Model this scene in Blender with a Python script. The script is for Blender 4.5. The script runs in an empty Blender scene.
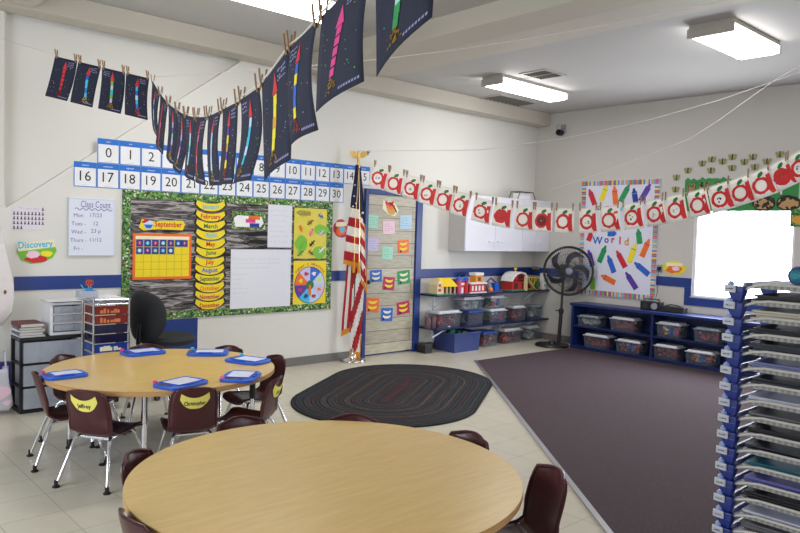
import bpy, bmesh, math, random
from mathutils import Vector, Matrix
random.seed(7)
scene = bpy.context.scene
COL = scene.collection
PI = math.pi
rad = math.radians

# ------------------------------------------------------------------ camera model (solved from the photo's vanishing points)
YAW, PITCH, ROLL, FPX = rad(47.65788351), rad(-2.83654692), rad(1.72906675), 712.974
H = 1.55
EYE = Vector((0, 0, H))
fw = Vector((math.cos(YAW)*math.cos(PITCH), math.sin(YAW)*math.cos(PITCH), math.sin(PITCH)))
rt = Vector((math.sin(YAW), -math.cos(YAW), 0))
up = rt.cross(fw)
RT = rt*math.cos(ROLL) + up*math.sin(ROLL)
UP = -rt*math.sin(ROLL) + up*math.cos(ROLL)
YA, XB = 6.66, 8.78          # the back wall's and the right wall's planes
def ray(px, py): return fw + RT*((px-400)/FPX) - UP*((py-266.5)/FPX)
def onz(px, py, z=0.0):
    d = ray(px, py); return EYE + d*((z-H)/d.z)
def ony(px, py, y):
    d = ray(px, py); return EYE + d*(y/d.y)
def onx(px, py, x):
    d = ray(px, py); return EYE + d*(x/d.x)
def un(px, py, dep): return EYE + ray(px, py)*dep

# ------------------------------------------------------------------ materials
_m = {}
def mat(name, col=(.8,.8,.8), rough=.5, metal=0., var=.06, scale=40., bump=0., spec=.5, emit=None, es=1., alpha=None, coat=0.):
    if name in _m: return _m[name]
    m = bpy.data.materials.new(name); m.use_nodes = True
    n = m.node_tree.nodes; l = m.node_tree.links
    b = n['Principled BSDF']
    b.inputs['Roughness'].default_value = rough; b.inputs['Metallic'].default_value = metal
    b.inputs['Specular IOR Level'].default_value = spec
    if coat: b.inputs['Coat Weight'].default_value = coat
    c = tuple(col)+(1,)
    if var or bump:
        t = n.new('ShaderNodeTexCoord'); z = n.new('ShaderNodeTexNoise')
        z.inputs['Scale'].default_value = scale; z.inputs['Detail'].default_value = 3
        l.new(t.outputs['Object'], z.inputs['Vector'])
        r = n.new('ShaderNodeMix'); r.data_type = 'RGBA'
        r.inputs[6].default_value = tuple(max(0, x*(1-var)) for x in col)+(1,)
        r.inputs[7].default_value = tuple(min(1, x*(1+var)) for x in col)+(1,)
        l.new(z.outputs['Fac'], r.inputs[0]); l.new(r.outputs[2], b.inputs['Base Color'])
        if bump:
            u = n.new('ShaderNodeBump'); u.inputs['Strength'].default_value = bump; u.inputs['Distance'].default_value = .002
            l.new(z.outputs['Fac'], u.inputs['Height']); l.new(u.outputs[0], b.inputs['Normal'])
    else: b.inputs['Base Color'].default_value = c
    if emit: b.inputs['Emission Color'].default_value = tuple(emit)+(1,); b.inputs['Emission Strength'].default_value = es
    if alpha is not None:
        b.inputs['Alpha'].default_value = alpha
    _m[name] = m; return m
def s(r, g, b):   # sRGB bytes to linear
    f = lambda c: (c/255/12.92) if c/255 <= .04045 else ((c/255+.055)/1.055)**2.4
    return (f(r), f(g), f(b))
def P(name, rgb, **k): return mat(name, s(*rgb), **k)

def ramp_mat(name, stops, vec_scale=(1,1,1), scale=5., detail=3., rough=.6, kind='noise', interp='LINEAR', distortion=0., coord='Object', bump=0.):
    m = bpy.data.materials.new(name); m.use_nodes = True
    n = m.node_tree.nodes; l = m.node_tree.links; b = n['Principled BSDF']
    b.inputs['Roughness'].default_value = rough
    t = n.new('ShaderNodeTexCoord'); mp = n.new('ShaderNodeMapping'); mp.inputs['Scale'].default_value = vec_scale
    l.new(t.outputs[coord], mp.inputs['Vector'])
    if kind == 'noise':
        z = n.new('ShaderNodeTexNoise'); z.inputs['Scale'].default_value = scale; z.inputs['Detail'].default_value = detail
        z.inputs['Distortion'].default_value = distortion; out = z.outputs['Fac']
    else:
        z = n.new('ShaderNodeTexVoronoi'); z.inputs['Scale'].default_value = scale
        sx = n.new('ShaderNodeSeparateColor'); l.new(z.outputs['Color'], sx.inputs[0]); out = sx.outputs[0]
    l.new(mp.outputs[0], z.inputs['Vector'])
    r = n.new('ShaderNodeValToRGB'); r.color_ramp.interpolation = interp
    el = r.color_ramp.elements
    while len(el) > 1: el.remove(el[-1])
    el[0].position = stops[0][0]; el[0].color = s(*stops[0][1])+(1,)
    for p, c in stops[1:]:
        e = el.new(p); e.color = s(*c)+(1,)
    l.new(out, r.inputs[0]); l.new(r.outputs[0], b.inputs['Base Color'])
    if bump:
        u = n.new('ShaderNodeBump'); u.inputs['Strength'].default_value = bump; u.inputs['Distance'].default_value = .004
        l.new(out, u.inputs['Height']); l.new(u.outputs[0], b.inputs['Normal'])
    _m[name] = m; return m

# ------------------------------------------------------------------ mesh building
_tc = {}
def text_data(t, bold=False):
    k = (t, bold)
    if k in _tc: return _tc[k]
    c = bpy.data.curves.new('lettering', 'FONT'); c.body = t; c.size = 1; c.align_x = 'CENTER'; c.align_y = 'CENTER'; c.resolution_u = 2
    if bold: c.offset = .022
    o = bpy.data.objects.new('lettering', c); COL.objects.link(o)
    dg = bpy.context.evaluated_depsgraph_get(); me = bpy.data.meshes.new_from_object(o.evaluated_get(dg))
    vs = [v.co.copy() for v in me.vertices]; fs = [tuple(p.vertices) for p in me.polygons]
    xs = [v.x for v in vs] or [0]; ys = [v.y for v in vs] or [0]
    cx, cy = (min(xs)+max(xs))/2, (min(ys)+max(ys))/2
    vs = [(v.x-cx, v.y-cy) for v in vs]
    bpy.data.objects.remove(o); bpy.data.meshes.remove(me); bpy.data.curves.remove(c)
    _tc[k] = (vs, fs, max(xs)-min(xs), max(ys)-min(ys)); return _tc[k]

class MB:
    def __init__(s_): s_.v = []; s_.f = []; s_.m = []; s_.mi = 0
    def add(s_, vs, fs):
        o = len(s_.v); s_.v += [tuple(v) for v in vs]; s_.f += [tuple(i+o for i in f) for f in fs]; s_.m += [s_.mi]*len(fs); return s_
    def box(s_, x0, x1, y0, y1, z0, z1, T=None):
        vs = [Vector((x, y, z)) for z in (z0, z1) for y in (y0, y1) for x in (x0, x1)]
        if T: vs = [T @ v for v in vs]
        return s_.add(vs, [(0,2,3,1),(4,5,7,6),(0,1,5,4),(2,6,7,3),(0,4,6,2),(1,3,7,5)])
    def taper(s_, b, t, z0, z1):   # frustum box: b,t = (x0,x1,y0,y1)
        vs = [(b[0],b[2],z0),(b[1],b[2],z0),(b[0],b[3],z0),(b[1],b[3],z0),(t[0],t[2],z1),(t[1],t[2],z1),(t[0],t[3],z1),(t[1],t[3],z1)]
        return s_.add(vs, [(0,2,3,1),(4,5,7,6),(0,1,5,4),(2,6,7,3),(0,4,6,2),(1,3,7,5)])
    def prism(s_, pts, y0, y1):    # polygon in xz, between y0 (front) and y1
        n = len(pts); a = sum(pts[i][0]*pts[(i+1)%n][1]-pts[(i+1)%n][0]*pts[i][1] for i in range(n))
        if a < 0: pts = pts[::-1]
        vs = [(x, y0, z) for x, z in pts]+[(x, y1, z) for x, z in pts]
        return s_.add(vs, [tuple(range(n)), tuple(range(2*n-1, n-1, -1))]+[(i+n, (i+1)%n+n, (i+1)%n, i) for i in range(n)])
    def prismz(s_, pts, z0, z1):
        n = len(pts); a = sum(pts[i][0]*pts[(i+1)%n][1]-pts[(i+1)%n][0]*pts[i][1] for i in range(n))
        if a < 0: pts = pts[::-1]
        vs = [(x, y, z1) for x, y in pts]+[(x, y, z0) for x, y in pts]
        return s_.add(vs, [tuple(range(n)), tuple(range(2*n-1, n-1, -1))]+[(i, i+n, (i+1)%n+n, (i+1)%n) for i in range(n)])
    def tube(s_, pts, r, n=8, closed=False):
        pts = [Vector(p) for p in pts]; N = len(pts); rs = r if isinstance(r, (list, tuple)) else [r]*N
        o = []; prev = None
        for i, p in enumerate(pts):
            if closed: d = pts[(i+1)%N]-pts[i-1]
            else: d = pts[min(i+1, N-1)]-pts[max(i-1, 0)]
            d.normalize()
            if prev is None: a = d.orthogonal().normalized()
            else:
                a = prev-d*prev.dot(d)
                a = a.normalized() if a.length > 1e-6 else d.orthogonal().normalized()
            prev = a; b = d.cross(a)
            o += [p+(a*math.cos(2*PI*k/n)+b*math.sin(2*PI*k/n))*rs[i] for k in range(n)]
        fs = []
        for i in range(N if closed else N-1):
            j = (i+1) % N
            fs += [(i*n+k, i*n+(k+1)%n, j*n+(k+1)%n, j*n+k) for k in range(n)]
        if not closed: fs += [tuple(range(n-1, -1, -1)), tuple((N-1)*n+k for k in range(n))]
        return s_.add(o, fs)
    def lathe(s_, prof, n=24, c=(0,0,0), axis='z', T=None):
        vs = []; c = Vector(c)
        for r, z in prof:
            for k in range(n):
                a = 2*PI*k/n
                q = (r*math.cos(a), r*math.sin(a), z)
                if axis == 'y': q = (q[0], q[2], q[1])
                if axis == 'x': q = (q[2], q[0], q[1])
                q = Vector(q)
                if T: q = T @ q
                vs.append(q+c)
        N = len(prof); fs = []
        for i in range(N-1): fs += [(i*n+k, i*n+(k+1)%n, (i+1)*n+(k+1)%n, (i+1)*n+k) for k in range(n)]
        fs += [tuple(range(n-1, -1, -1)), tuple((N-1)*n+k for k in range(n))]
        return s_.add(vs, fs)
    def grid(s_, fn, nu, nv, wrap=False):
        vs = [fn(i/nu, j/nv) for j in range(nv+1) for i in range(nu+1)]; w = nu+1
        return s_.add(vs, [(j*w+i, j*w+i+1, (j+1)*w+i+1, (j+1)*w+i) for j in range(nv) for i in range(nu)])
    def text(s_, t, size, x=0, z=0, y=0, maxw=None, bold=False, fn=None, rot=0.):
        vs, fs, w, h = text_data(t, bold); k = size; kx = size
        if maxw and w*k > maxw: kx = maxw/w
        ca, sa = math.cos(rot), math.sin(rot); o = []
        for a, b in vs:
            a, b = a*kx, b*k; a, b = a*ca-b*sa, a*sa+b*ca
            o.append(fn(x+a, z+b) if fn else (x+a, y, z+b))
        return s_.add(o, fs)
    def build(s_, name, mats, parent=None, loc=None, rotz=0., bevel=0., smooth=False, solid=0., sub=0):
        me = bpy.data.meshes.new(name); me.from_pydata(s_.v, [], s_.f)
        if not isinstance(mats, (list, tuple)): mats = [mats]
        for m in mats: me.materials.append(m)
        if len(mats) > 1: me.polygons.foreach_set('material_index', s_.m)
        me.update()
        if bevel or smooth or s_.__dict__.get('fix'):
            bm = bmesh.new(); bm.from_mesh(me); bmesh.ops.recalc_face_normals(bm, faces=bm.faces); bm.to_mesh(me); bm.free()
        if smooth:
            me.polygons.foreach_set('use_smooth', [True]*len(me.polygons))
            try: me.set_sharp_from_angle(angle=rad(40))
            except Exception: pass
        o = bpy.data.objects.new(name, me); COL.objects.link(o)
        if loc is not None: o.location = loc
        if rotz: o.rotation_euler.z = rotz
        if parent: o.parent = parent
        if sub: q = o.modifiers.new('sub', 'SUBSURF'); q.levels = q.render_levels = sub
        if solid: q = o.modifiers.new('solid', 'SOLIDIFY'); q.thickness = solid; q.offset = 0
        if bevel: q = o.modifiers.new('bev', 'BEVEL'); q.width = bevel; q.segments = 2; q.limit_method = 'ANGLE'
        return o
def B(*a): return MB().box(*a)
def tag(o, label=None, cat=None, group=None, kind=None):
    if label: o['label'] = label
    if cat: o['category'] = cat
    if group: o['group'] = group
    if kind: o['kind'] = kind
    return o
def thing(name, label, cat, loc=(0,0,0), rotz=0., group=None):
    o = bpy.data.objects.new(name, None); COL.objects.link(o); o.empty_display_size = .05
    o.location = loc; o.rotation_euler.z = rotz
    return tag(o, label, cat, group)
def struct(o): o['kind'] = 'structure'; return o
def dup(root, loc=None, rotz=None, label=None, group=None, parent=None):
    kids = KIDS.get(root.name, None)
    r = root.copy(); COL.objects.link(r)
    if loc is not None: r.location = loc
    if rotz is not None: r.rotation_euler = (0, 0, rotz)
    if label: r['label'] = label
    if group: r['group'] = group
    if parent: r.parent = parent
    for ch in list(root.children): dup(ch, parent=r)
    return r
KIDS = {}

# walls: local frames x = rightwards along the wall, y = into the wall, z = up
class Wall:
    def __init__(s_, w): s_.w = w; s_.rot = 0. if w == 'A' else -PI/2
    def at(s_, px, py, d=0.): return ony(px, py, YA-d) if s_.w == 'A' else onx(px, py, XB-d)
    def u(s_, p): return p.x if s_.w == 'A' else -p.y
    def rect(s_, x0, x1, y0, y1, d=0.):
        xc, yc = (x0+x1)/2, (y0+y1)/2
        return s_.at(xc, yc, d), s_.u(s_.at(x1, yc, d))-s_.u(s_.at(x0, yc, d)), s_.at(xc, y0, d).z-s_.at(xc, y1, d).z
WA, WB = Wall('A'), Wall('B')

# ------------------------------------------------------------------ palette
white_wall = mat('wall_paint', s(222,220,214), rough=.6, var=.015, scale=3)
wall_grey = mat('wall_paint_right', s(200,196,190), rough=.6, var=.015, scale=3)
ceil_m = mat('ceiling_dimmed_white', s(190,187,184), rough=.7, var=.015, scale=3)  # white ceiling toned down: its dimmer light is put into the colour
beam_m = mat('beam_paint', s(196,189,176), rough=.65, var=.02, scale=3)
blue = P('blue_paint', (26,56,128), rough=.4, var=.05, scale=6)
navy = P('navy_paint', (20,34,84), rough=.35, var=.08, scale=8)
grey_base = P('grey_rubber', (112,110,108), rough=.5)
maroon = P('maroon_plastic', (70,23,29), rough=.33, var=.06, scale=25)
chrome = mat('chrome', (.75,.76,.8), rough=.16, metal=1, var=.02)
blackp = P('black_plastic', (22,22,24), rough=.4)
dark = P('dark_fabric', (38,40,44), rough=.85, bump=.3, scale=300)
paper = P('white_paper', (238,238,240), rough=.7, var=.02)
ink = P('black_ink', (18,18,22), rough=.6, var=0)
yellow = P('banana_yellow', (240,214,30), rough=.55, var=.05)
cardb = P('header_blue', (28,112,205), rough=.55, var=.03)
whitep = P('white_plastic', (232,232,236), rough=.35, var=.02)
greyp = P('grey_plastic', (150,152,156), rough=.4)
def C(name): return {
 'red':P('red_colour',(205,35,45),rough=.5,var=.08),'orange':P('orange_colour',(238,110,30),rough=.5,var=.06),'yellow':P('yellow_colour',(240,222,40),rough=.5,var=.05),
 'green':P('green_colour',(30,150,80),rough=.5,var=.06),'blue':P('blue_colour',(40,100,200),rough=.5,var=.06),'navy':P('deep_blue_colour',(30,50,150),rough=.5,var=.06),
 'purple':P('purple_colour',(90,50,160),rough=.5,var=.06),'pink':P('pink_colour',(235,120,170),rough=.5,var=.05),'cyan':P('cyan_colour',(60,190,220),rough=.5,var=.05),
 'white':paper,'black':ink,'brown':P('brown_colour',(120,75,45),rough=.6,var=.08),'lime':P('lime_colour',(120,190,50),rough=.5,var=.1),'leaf':P('leaf_green',(40,120,55),rough=.6,var=.12),
 'lavender':P('lavender_colour',(205,195,230),rough=.6,var=.04),'mint':P('mint_colour',(170,225,205),rough=.6,var=.04),'sky':P('sky_colour',(185,215,240),rough=.6,var=.04),
 'rose':P('rose_colour',(245,205,225),rough=.6,var=.04),'crimson':P('crimson_colour',(185,30,80),rough=.5,var=.06),'gold':P('gold_colour',(215,160,50),rough=.5,var=.12),
 'grey':greyp,'cream':P('cream_colour',(240,232,200),rough=.6,var=.04),'magenta':P('magenta_colour',(225,60,140),rough=.5,var=.05)}[name]

# ------------------------------------------------------------------ room shell
def floor_mat():
    m = bpy.data.materials.new('vinyl_tile_floor'); m.use_nodes = True
    n = m.node_tree.nodes; l = m.node_tree.links; b = n['Principled BSDF']
    t = n.new('ShaderNodeTexCoord'); k = n.new('ShaderNodeTexBrick')
    k.offset = 0; k.squash = 1
    k.inputs['Scale'].default_value = 1; k.inputs['Mortar Size'].default_value = .0022; k.inputs['Brick Width'].default_value = .305; k.inputs['Row Height'].default_value = .305
    k.inputs['Color1'].default_value = s(212,206,188)+(1,); k.inputs['Color2'].default_value = s(206,200,182)+(1,); k.inputs['Mortar'].default_value = s(166,158,138)+(1,)
    l.new(t.outputs['Object'], k.inputs['Vector'])
    z = n.new('ShaderNodeTexNoise'); z.inputs['Scale'].default_value = 9; z.inputs['Detail'].default_value = 8; z.inputs['Roughness'].default_value = .7
    l.new(t.outputs['Object'], z.inputs['Vector'])
    mx = n.new('ShaderNodeMix'); mx.data_type = 'RGBA'; mx.blend_type = 'MULTIPLY'; mx.inputs[0].default_value = .35
    r = n.new('ShaderNodeValToRGB'); r.color_ramp.elements[0].position = .3; r.color_ramp.elements[0].color = (.75,.74,.72,1); r.color_ramp.elements[1].position = .7
    l.new(z.outputs['Fac'], r.inputs[0]); l.new(k.outputs['Color'], mx.inputs[6]); l.new(r.outputs[0], mx.inputs[7]); l.new(mx.outputs[2], b.inputs['Base Color'])
    b.inputs['Roughness'].default_value = .28; b.inputs['Specular IOR Level'].default_value = .5
    u = n.new('ShaderNodeBump'); u.inputs['Strength'].default_value = .15; u.inputs['Distance'].default_value = .01
    z2 = n.new('ShaderNodeTexNoise'); z2.inputs['Scale'].default_value = 3; l.new(t.outputs['Object'], z2.inputs['Vector']); l.new(z2.outputs['Fac'], u.inputs['Height']); l.new(u.outputs[0], b.inputs['Normal'])
    return m
XL, YF = -2.0, -3.2
ZL, ZR = 3.44, 3.35
struct(B(XL-.1, XB+.1, YF-.1, YA+.2, -.1, 0).build('floor', floor_mat()))
tri = [(1.585,1.645),(3.76,3.25)]
wp = [(XL,0),(XB+.1,0),(XB+.1,3.6),(3.76,3.6),(3.76,3.25),(1.585,1.645),(1.585,3.6),(XL,3.6)]
struct(MB().prism(wp, YA, YA+.12).box(1.4, 4.0, YA+.06, YA+.13, 1.5, 3.6).build('wall_back', white_wall))
wl0, wl1, wz0, wz1 = 2.985, 4.16, .83, 1.945     # window opening on the right wall (y range, z range)
w = MB().box(XB, XB+.12, YF, wl0, 0, 3.6).box(XB, XB+.12, wl1, YA+.12, 0, 3.6).box(XB, XB+.12, wl0, wl1, 0, wz0).box(XB, XB+.12, wl0, wl1, wz1, 3.6)
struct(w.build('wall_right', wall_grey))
struct(B(XL-.12, XL, YF, YA+.12, 0, 3.6).build('wall_left', white_wall))
struct(B(XL-.12, XB+.12, YF-.12, YF, 0, 3.6).build('wall_front', white_wall))
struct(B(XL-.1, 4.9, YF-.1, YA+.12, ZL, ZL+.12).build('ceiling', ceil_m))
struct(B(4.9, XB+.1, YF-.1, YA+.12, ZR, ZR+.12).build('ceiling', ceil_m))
# ledger beams along the back wall and the cross beam
struct(B(XL, 4.7, 6.42, YA, 3.26, ZL).build('trim_1', beam_m, bevel=.006))
struct(B(4.7, XB, 6.42, YA, 3.17, ZR).build('trim_2', beam_m, bevel=.006))
struct(MB().add([(4.5,YF,3.28),(4.7,YF,3.28),(4.88,YF,3.28),(5.54,YF,3.345),(5.54,YF,3.44),(4.5,YF,3.44),
                 (4.5,6.5,3.28),(4.7,6.5,3.28),(4.88,6.5,3.28),(5.54,6.5,3.345),(5.54,6.5,3.44),(4.5,6.5,3.44)],
     [(0,1,2,3,4,5),(11,10,9,8,7,6),(0,6,7,1),(1,7,8,2),(2,8,9,3),(3,9,10,4),(4,10,11,5),(5,11,6,0)]).build('trim_3', beam_m))
struct(B(.5, 1.72, YF, 6.42, 3.27, ZL).build('trim_4', beam_m, bevel=.006))
struct(B(1.50, 1.562, YA-.03, YA, 1.66, 3.26).build('trim_5', white_wall, bevel=.004))
# chair-rail stripe, baseboards
xs0 = WA.at(14,284).x; xd0, xd1 = WA.at(362,270).x, WA.at(419,270).x
struct(B(xs0, WA.at(121.5,250).x, YA-.012, YA, .947, 1.066).build('trim_6', blue, bevel=.003))
struct(B(WA.at(331,250).x, xd0, YA-.012, YA, .947, 1.066).build('trim_11', blue, bevel=.003))
struct(B(xd1, XB, YA-.012, YA, .947, 1.066).build('trim_7', blue, bevel=.003))
tz = MB().box(XB-.012, XB, 4.16, YA, .947, 1.066).box(XB-.014, XB, 4.16, 4.245, .725, .947).box(XB-.014, XB, 2.3, 4.16, .725, .83)
struct(tz.build('trim_8', blue, bevel=.003))
struct(B(XL, xd0, YA-.012, YA, 0, .098).build('baseboard_back', grey_base, bevel=.004))
struct(B(xd1, XB, YA-.012, YA, 0, .098).build('baseboard_back', grey_base, bevel=.004))
struct(B(XB-.012, XB, YF, YA, 0, .098).build('baseboard_right', grey_base, bevel=.004))
# blue low wall panel below the bulletin board
pb = [WA.at(150,321), WA.at(197,318)]
struct(B(pb[0].x, pb[1].x, YA-.02, YA, .1, .615).build('trim_9', blue, bevel=.003))

# carpet
def carpet_mat():
    m = ramp_mat('purple_carpet_pile', [(0,(42,30,36)),(.45,(62,47,54)),(.6,(74,58,65)),(1,(98,82,88))], scale=170, detail=2, rough=.95, bump=.5)
    return m
d0, d1 = onz(477,361), onz(612,533); dr = (d1-d0).normalized(); e = d0+dr*11.2
cp = [(d0.x,d0.y),(XB,onz(560,350).y),(XB,YF),(e.x,YF)]
t_ = (YF-d0.y)/dr.y; cp[3] = (d0.x+dr.x*t_, YF)
struct(MB().prismz(cp, 0, .008).build('floor_carpet', carpet_mat()))
nrm = Vector((-dr.y, dr.x, 0)); 
if nrm.x > 0: nrm = -nrm
q = [d0, Vector((d0.x+dr.x*t_, YF, 0)), Vector((d0.x+dr.x*t_, YF, 0))+nrm*.035, d0+nrm*.035]
struct(MB().prismz([(v.x, v.y) for v in q], 0, .012).build('trim_10', mat('aluminium_strip', (.55,.56,.6), rough=.35, metal=1, var=.05)))

# door on the back wall
dz = 2.05
dr_ = thing('door_1', None, None, (xd0, YA, 0)); struct(dr_); wd = xd1-xd0
MB().box(0,.05,-.04,0,0,dz).box(wd-.10,wd,-.04,0,0,dz).box(.05,wd-.10,-.04,0,dz-.06,dz).build('door_frame', blue, dr_, bevel=.004)
B(.05, wd-.10, -.012, 0, .01, dz-.06).build('door_leaf', navy, dr_)
def plank_mat():
    m = bpy.data.materials.new('weathered_plank_paper'); m.use_nodes = True
    n = m.node_tree.nodes; l = m.node_tree.links; b = n['Principled BSDF']; b.inputs['Roughness'].default_value = .45
    t = n.new('ShaderNodeTexCoord'); mp = n.new('ShaderNodeMapping'); mp.inputs['Rotation'].default_value = (PI/2,0,0)
    l.new(t.outputs['Object'], mp.inputs[0])
    k = n.new('ShaderNodeTexBrick'); k.inputs['Scale'].default_value = 1; k.inputs['Mortar Size'].default_value = .004; k.inputs['Brick Width'].default_value = 1.6; k.inputs['Row Height'].default_value = .155
    k.inputs['Color1'].default_value = s(204,198,178)+(1,); k.inputs['Color2'].default_value = s(184,178,160)+(1,); k.inputs['Mortar'].default_value = s(118,112,100)+(1,)
    l.new(mp.outputs[0], k.inputs['Vector'])
    m2 = n.new('ShaderNodeMapping'); m2.inputs['Scale'].default_value = (3,1,30); l.new(t.outputs['Object'], m2.inputs[0])
    z = n.new('ShaderNodeTexNoise'); z.inputs['Scale'].default_value = 2.2; z.inputs['Detail'].default_value = 6; l.new(m2.outputs[0], z.inputs['Vector'])
    r = n.new('ShaderNodeValToRGB'); r.color_ramp.elements[0].position = .3; r.color_ramp.elements[0].color = (.62,.6,.55,1); r.color_ramp.elements[1].position = .62
    l.new(z.outputs['Fac'], r.inputs[0])
    mx = n.new('ShaderNodeMix'); mx.data_type = 'RGBA'; mx.blend_type = 'MULTIPLY'; mx.inputs[0].default_value = .8
    l.new(k.outputs['Color'], mx.inputs[6]); l.new(r.outputs[0], mx.inputs[7]); l.new(mx.outputs[2], b.inputs['Base Color'])
    return m
B(.055, wd-.105, -.016, -.012, .03, dz-.065).build('plank_print_paper', plank_mat(), dr_)
MB().lathe([(.0,0),(.024,0),(.026,-.015),(.018,-.03),(.0,-.032)], 16, (.09,-.02,.92), 'y').build('door_knob', P('dark_bronze',(60,52,46),rough=.35), dr_, smooth=True)

# window
wn = thing('window_1', None, None, (XB, (wl0+wl1)/2, wz0)); struct(wn)
hw = (wl1-wl0)/2; hh = wz1-wz0
B(.05, .06, -hw, hw, 0, hh).build('lit_roller_shade', mat('daylit_shade', (.9,.9,.9), var=0, emit=(.93,.96,1.), es=5.0), wn)
MB().box(.02,.05,-hw,-hw+.03,0,hh).box(.02,.05,hw-.03,hw,0,hh).box(.02,.05,-hw+.03,hw-.03,hh-.03,hh).box(.02,.05,-hw+.03,hw-.03,0,.03).build('window_frame', whitep, wn)
B(-.02, .05, -hw-.01, hw+.01, -.008, .012).build('window_sill', P('grey_sill',(168,172,180),rough=.4), wn, bevel=.003)

# ------------------------------------------------------------------ ceiling lights and vents
lamp_e = mat('glowing_diffuser', (.9,.9,.9), var=0, emit=(1.,.98,.95), es=10.)
fix_m = P('fixture_enamel', (176,170,162), rough=.45)
def ceiling_light(cx, cy, zc, lx, ly, label):
    t = thing('ceiling_light', label, 'ceiling light', (cx, cy, zc), 0, 'fluorescent ceiling lights')
    MB().box(-lx/2, lx/2, -ly/2, ly/2, -.035, 0).build('mounting_pan', fix_m, t, bevel=.004)
    for ex in (-lx/2, lx/2): MB().box(ex-.012, ex+.012, -ly/2-.01, ly/2+.01, -.11, -.03).build('end_plate', fix_m, t, bevel=.003)
    MB().taper((-lx/2+.012, lx/2-.012, -ly/2+.03, ly/2-.03), (-lx/2+.012, lx/2-.012, -ly/2, ly/2), -.112, -.036).build('diffuser', lamp_e, t, bevel=.006)
o1 = onz(734,38.5,3.24)-onz(733.5,30,3.24); o2 = onz(525.5,90,3.24)-onz(528.5,87,3.24)
ceiling_light(6.11+o1.x, 2.63+o1.y, ZR, .98, .37, 'bright fluorescent ceiling light nearest the window wall, upper right')
ceiling_light(6.77+o2.x, 5.27+o2.y, ZR, 1.26, .29, 'fluorescent ceiling light between the two ceiling vents')
ceiling_light(3.10, 4.99, ZL, 1.25, .40, 'fluorescent ceiling light above the hanging rocket pictures, cut off at top')
ceiling_light(1.0, 0.4, ZL, 1.25, .40, 'added unseen ceiling light behind the viewpoint over the near table')  # this fixture and the next are unseen, added as extra light sources
ceiling_light(6.6, -.6, ZR, 1.25, .40, 'added unseen ceiling light behind the viewpoint over the carpet')
def vent(cx, cy, lx, ly, n, label, split=False):
    t = thing('ceiling_vent', label, 'air vent', (cx, cy, ZR))
    MB().box(-lx/2,lx/2,-ly/2,-ly/2+.03,-.012,0).box(-lx/2,lx/2,ly/2-.03,ly/2,-.012,0).box(-lx/2,-lx/2+.03,-ly/2+.03,ly/2-.03,-.012,0).box(lx/2-.03,lx/2,-ly/2+.03,ly/2-.03,-.012,0).build('frame', fix_m, t)
    B(-lx/2+.03, lx/2-.03, -ly/2+.03, ly/2-.03, -.004, 0).build('duct_opening', blackp, t)
    for i in range(n):
        x = -lx/2+.03+(lx-.06)*(i+.5)/n
        T = Matrix.Translation((x,0,-.008)) @ Matrix.Rotation(rad(35), 4, 'Y')
        MB().box(-(lx/n)*.20, (lx/n)*.20, -ly/2+.03, ly/2-.03, -.001, .001, T).build('slat', P('vent_slat',(104,100,96),rough=.5), t)
    if split: B(-.012,.012,-ly/2+.03,ly/2-.03,-.013,-.004).build('divider', fix_m, t)
vent(6.56, 4.93, .40, .36, 6, 'small square ceiling vent beside the far fluorescent light', True)
vent(7.55, 6.20, .80, .36, 9, 'long dark grille vent in the ceiling near the corner')

# ------------------------------------------------------------------ furniture: tables
def oak():
    m = ramp_mat('oak_laminate', [(0,(208,172,102)),(.45,(217,182,110)),(.6,(222,188,116)),(1,(226,195,124))], vec_scale=(2.2,22,1), scale=2.4, detail=5, rough=.3, distortion=.6)
    return m
oakm = oak(); band = P('oak_edge_band', (196,150,96), rough=.4, var=.05)
TZ = .56; TR = .765
C1, C2 = Vector((2.102,4.71,0)), Vector((1.735,2.30,0))
def round_table(c, label, a0, TR=.76):
    t = thing('round_table', label, 'table', c, 0, 'round classroom tables')
    MB().lathe([(TR-.004,TZ-.001),(TR-.001,TZ),(0.001,TZ)][::-1]+[(TR-.004,TZ-.004)], 96).build('tabletop', oakm, t)
    MB().lathe([(TR-.05,TZ-.030),(TR-.003,TZ-.030),(TR,TZ-.026),(TR,TZ-.003),(TR-.004,TZ-.0015),(TR-.02,TZ-.004)], 96).build('edge_band', band, t, smooth=True)
    MB().lathe([(.5,TZ-.075),(.5,TZ-.031),(.48,TZ-.031),(.48,TZ-.075),(.5,TZ-.0751)], 48).build('apron_ring', blackp, t)
    for k in range(4):
        a = rad(a0+90*k); x, y = (TR-.15)*math.cos(a), (TR-.15)*math.sin(a)
        lg = MB().tube([(x,y,TZ-.04),(x,y,.05)], .0155, 14).build('leg', chrome, t, smooth=True)
        MB().tube([(x,y,TZ-.031),(x,y,.34)], .021, 14).build('upper_sleeve', blackp if k else chrome, lg, smooth=True)
        MB().lathe([(.02,.02),(.02,.06),(.016,.065)], 14, (x,y,0)).lathe([(.026,0),(.026,.012),(.012,.022)], 14, (x,y,0)).build('foot_glide', blackp if k else greyp, lg, smooth=True)
    return t
round_table(C1, 'round oak-topped table set with six blue drawing boards, farther from the camera', -124)
round_table(C2, 'round oak-topped table with a bare top, nearest the camera', 22, .785)

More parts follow.
